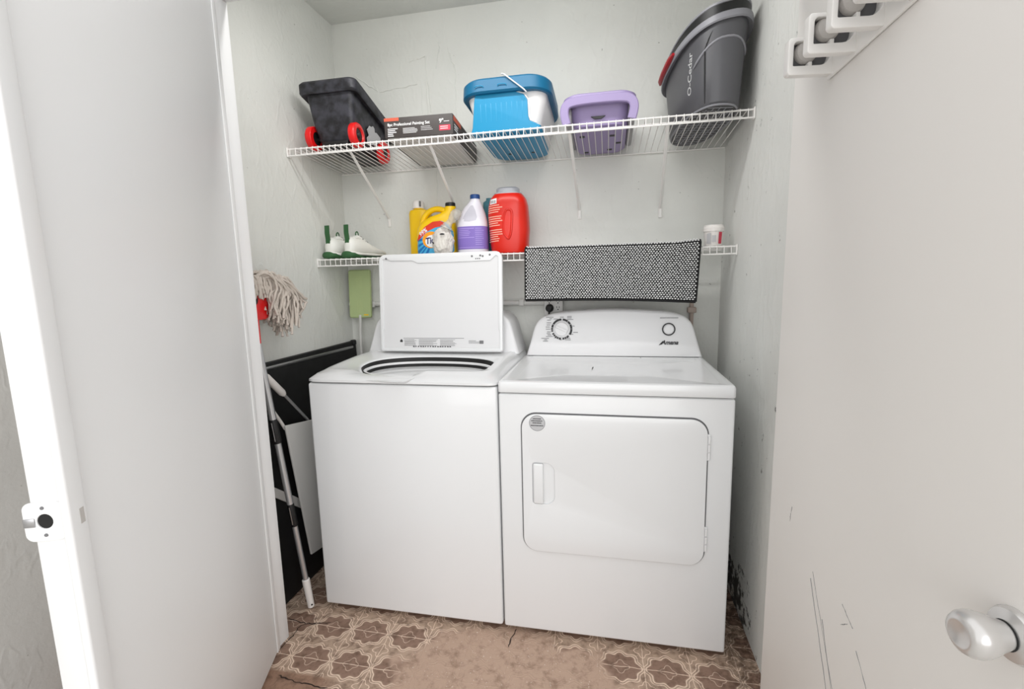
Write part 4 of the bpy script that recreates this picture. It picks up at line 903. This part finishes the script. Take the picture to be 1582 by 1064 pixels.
for a, b, r in ((.355, .445, .0122), (.685, .775, .0135)):
    t = BM(); tube(t, [pp(fz(a)), pp(fz(a+.004)), pp(fz(b-.004)), pp(fz(b))], [r-.001, r, r, r-.001], 16); cl_ = obj('lock_collar', t, 'black', mp)
    t = BM(); tube(t, [pp(fz(a+.01))+Vector((.002, -r*.97, 0)), pp(fz(b-.01))+Vector((.002, -r*.97, 0))], .0018, 6); obj('collar_stripe', t, 'steel', cl_)
t = BM(); tube(t, [pp(1.0), pp(1.01), Vector((-.832, -.086, 1.13))], [.0125, .0135, .016], 14); obj('red_socket', t, 'red', mp)
HD = Vector((-.842, -.060, 1.205))
t = BM(); loft(t, [[HD+Vector((a*.020*s, b*.062*s2, z)) for a, b in [(math.cos(2*PI*k/28), math.sin(2*PI*k/28)) for k in range(28)]] for z, s, s2 in ((-.075, .85, .80), (-.07, 1, .9), (-.02, 1.1, 1.0), (.03, 1.1, .85), (.06, .9, .55), (.064, .5, .3))]); obj('red_clamp', t, 'red', mp)
t = BM(); lathe(t, [(.020, 0), (.020, .006), (.012, .009), (.001, .009)], 20, Matrix.Translation(HD+Vector((.019, -.035, -.005))) @ Matrix.Rotation(PI/2, 4, 'Y')); obj('clamp_knob', t, 'black', mp)
t = BM(); rnd = random.Random(5)
def strand(p, r0):
    sp2 = spline(p, 6); tube(t, [q+Vector((rnd.uniform(-1, 1), rnd.uniform(-1, 1), rnd.uniform(-1, 1)))*.0014 for q in sp2], [r0*(1+.18*math.sin(i*2.4)) for i in range(len(sp2))], 6)
for k in range(170):
    f = rnd.random(); layer = rnd.uniform(0, 1); y0 = HD.y+rnd.uniform(-.045, .08); z0 = HD.z+.055+rnd.uniform(0, .03)
    reach = .02+.20*f**.9; yt = HD.y+reach*.86+.02; peak = HD.z+.085+.012*rnd.random()-.03*f
    zend = 1.275-.05-.155*(1-abs(f-.55))**1.2+rnd.uniform(-.02, .03)
    xo = HD.x+rnd.uniform(-.03, .045)
    xo = max(xo, XL+.025)
    strand([(HD.x+rnd.uniform(-.012, .015), y0, z0-.03), (xo, (y0+yt)/2-.01, peak), (xo+rnd.uniform(-.008, .012), yt, peak-.045-.03*f), (xo+rnd.uniform(-.01, .015), yt+rnd.uniform(-.012, .012)*1.4-.015*(1-f), (peak+zend)/2-.02), (xo+rnd.uniform(-.01, .02), yt-.015+rnd.uniform(-.018, .010), zend)], rnd.uniform(.0038, .005))
for k in range(26):
    y0 = HD.y-.05+.10*k/25; xo = HD.x+.022+rnd.uniform(0, .01)
    strand([(HD.x, y0, HD.z+.06), (xo, y0-.004, HD.z+.075), (xo+.006, y0+rnd.uniform(-.01, .01), HD.z+.045), (xo+.006, y0+rnd.uniform(-.012, .012), HD.z+.02-rnd.random()*.03)], .0045)
for k in range(30):
    y0 = HD.y-.075+rnd.uniform(0, .06); xo = HD.x-.01+rnd.uniform(-.02, .03)
    strand([(HD.x, HD.y, HD.z+.055), (xo, y0, HD.z+.085+rnd.uniform(0, .03)), (xo+.01, y0-.03, HD.z+.05), (xo+.01, y0-.035, HD.z-.02)], .0045)
obj('cotton_strings', t, 'cotton', mp, sharp=80)

# green flat mop in the back corner
gm = thing('flat_mop', (-.85, .64, 0), 'sage green flat mop standing upright in the back left corner', 'mop')
MG = Matrix(((1, 0, 0, -.846), (0, .06, -1, .655), (-.0, 1, .06, 1.075), (0, 0, 0, 1)))
t = BM(); loft(t, [[MG @ Vector((x*s, .118+(y-.118)*s, w)) for x, y in rr2(-.058, .058, 0, .236, .010, 5)] for w, s in ((-.008, .97), (-.005, 1), (.004, 1), (.008, .96))]); obj('pad', t, 'green', gm)
t = BM()
for a in range(4):
    for b in range(9):
        for y0 in (.03, .150): lathe(t, [(.0017, 0), (.0012, .0008)], 6, MG @ at(-.012+.008*a, y0+.0066*b, .0078))
obj('stitching', t, 'greenpr', gm)
t = BM(); tube(t, [(-.846, .648, 1.09), (-.848, .640, .96), (-.852, .615, .003)], .0065, 10); obj('handle', t, 'galv', gm)
t = BM(); rbox(t, .02, .045, .012, .018, .0075, .0086, .0005, 1, MG); obj('care_tag', t, 'yellow', gm)
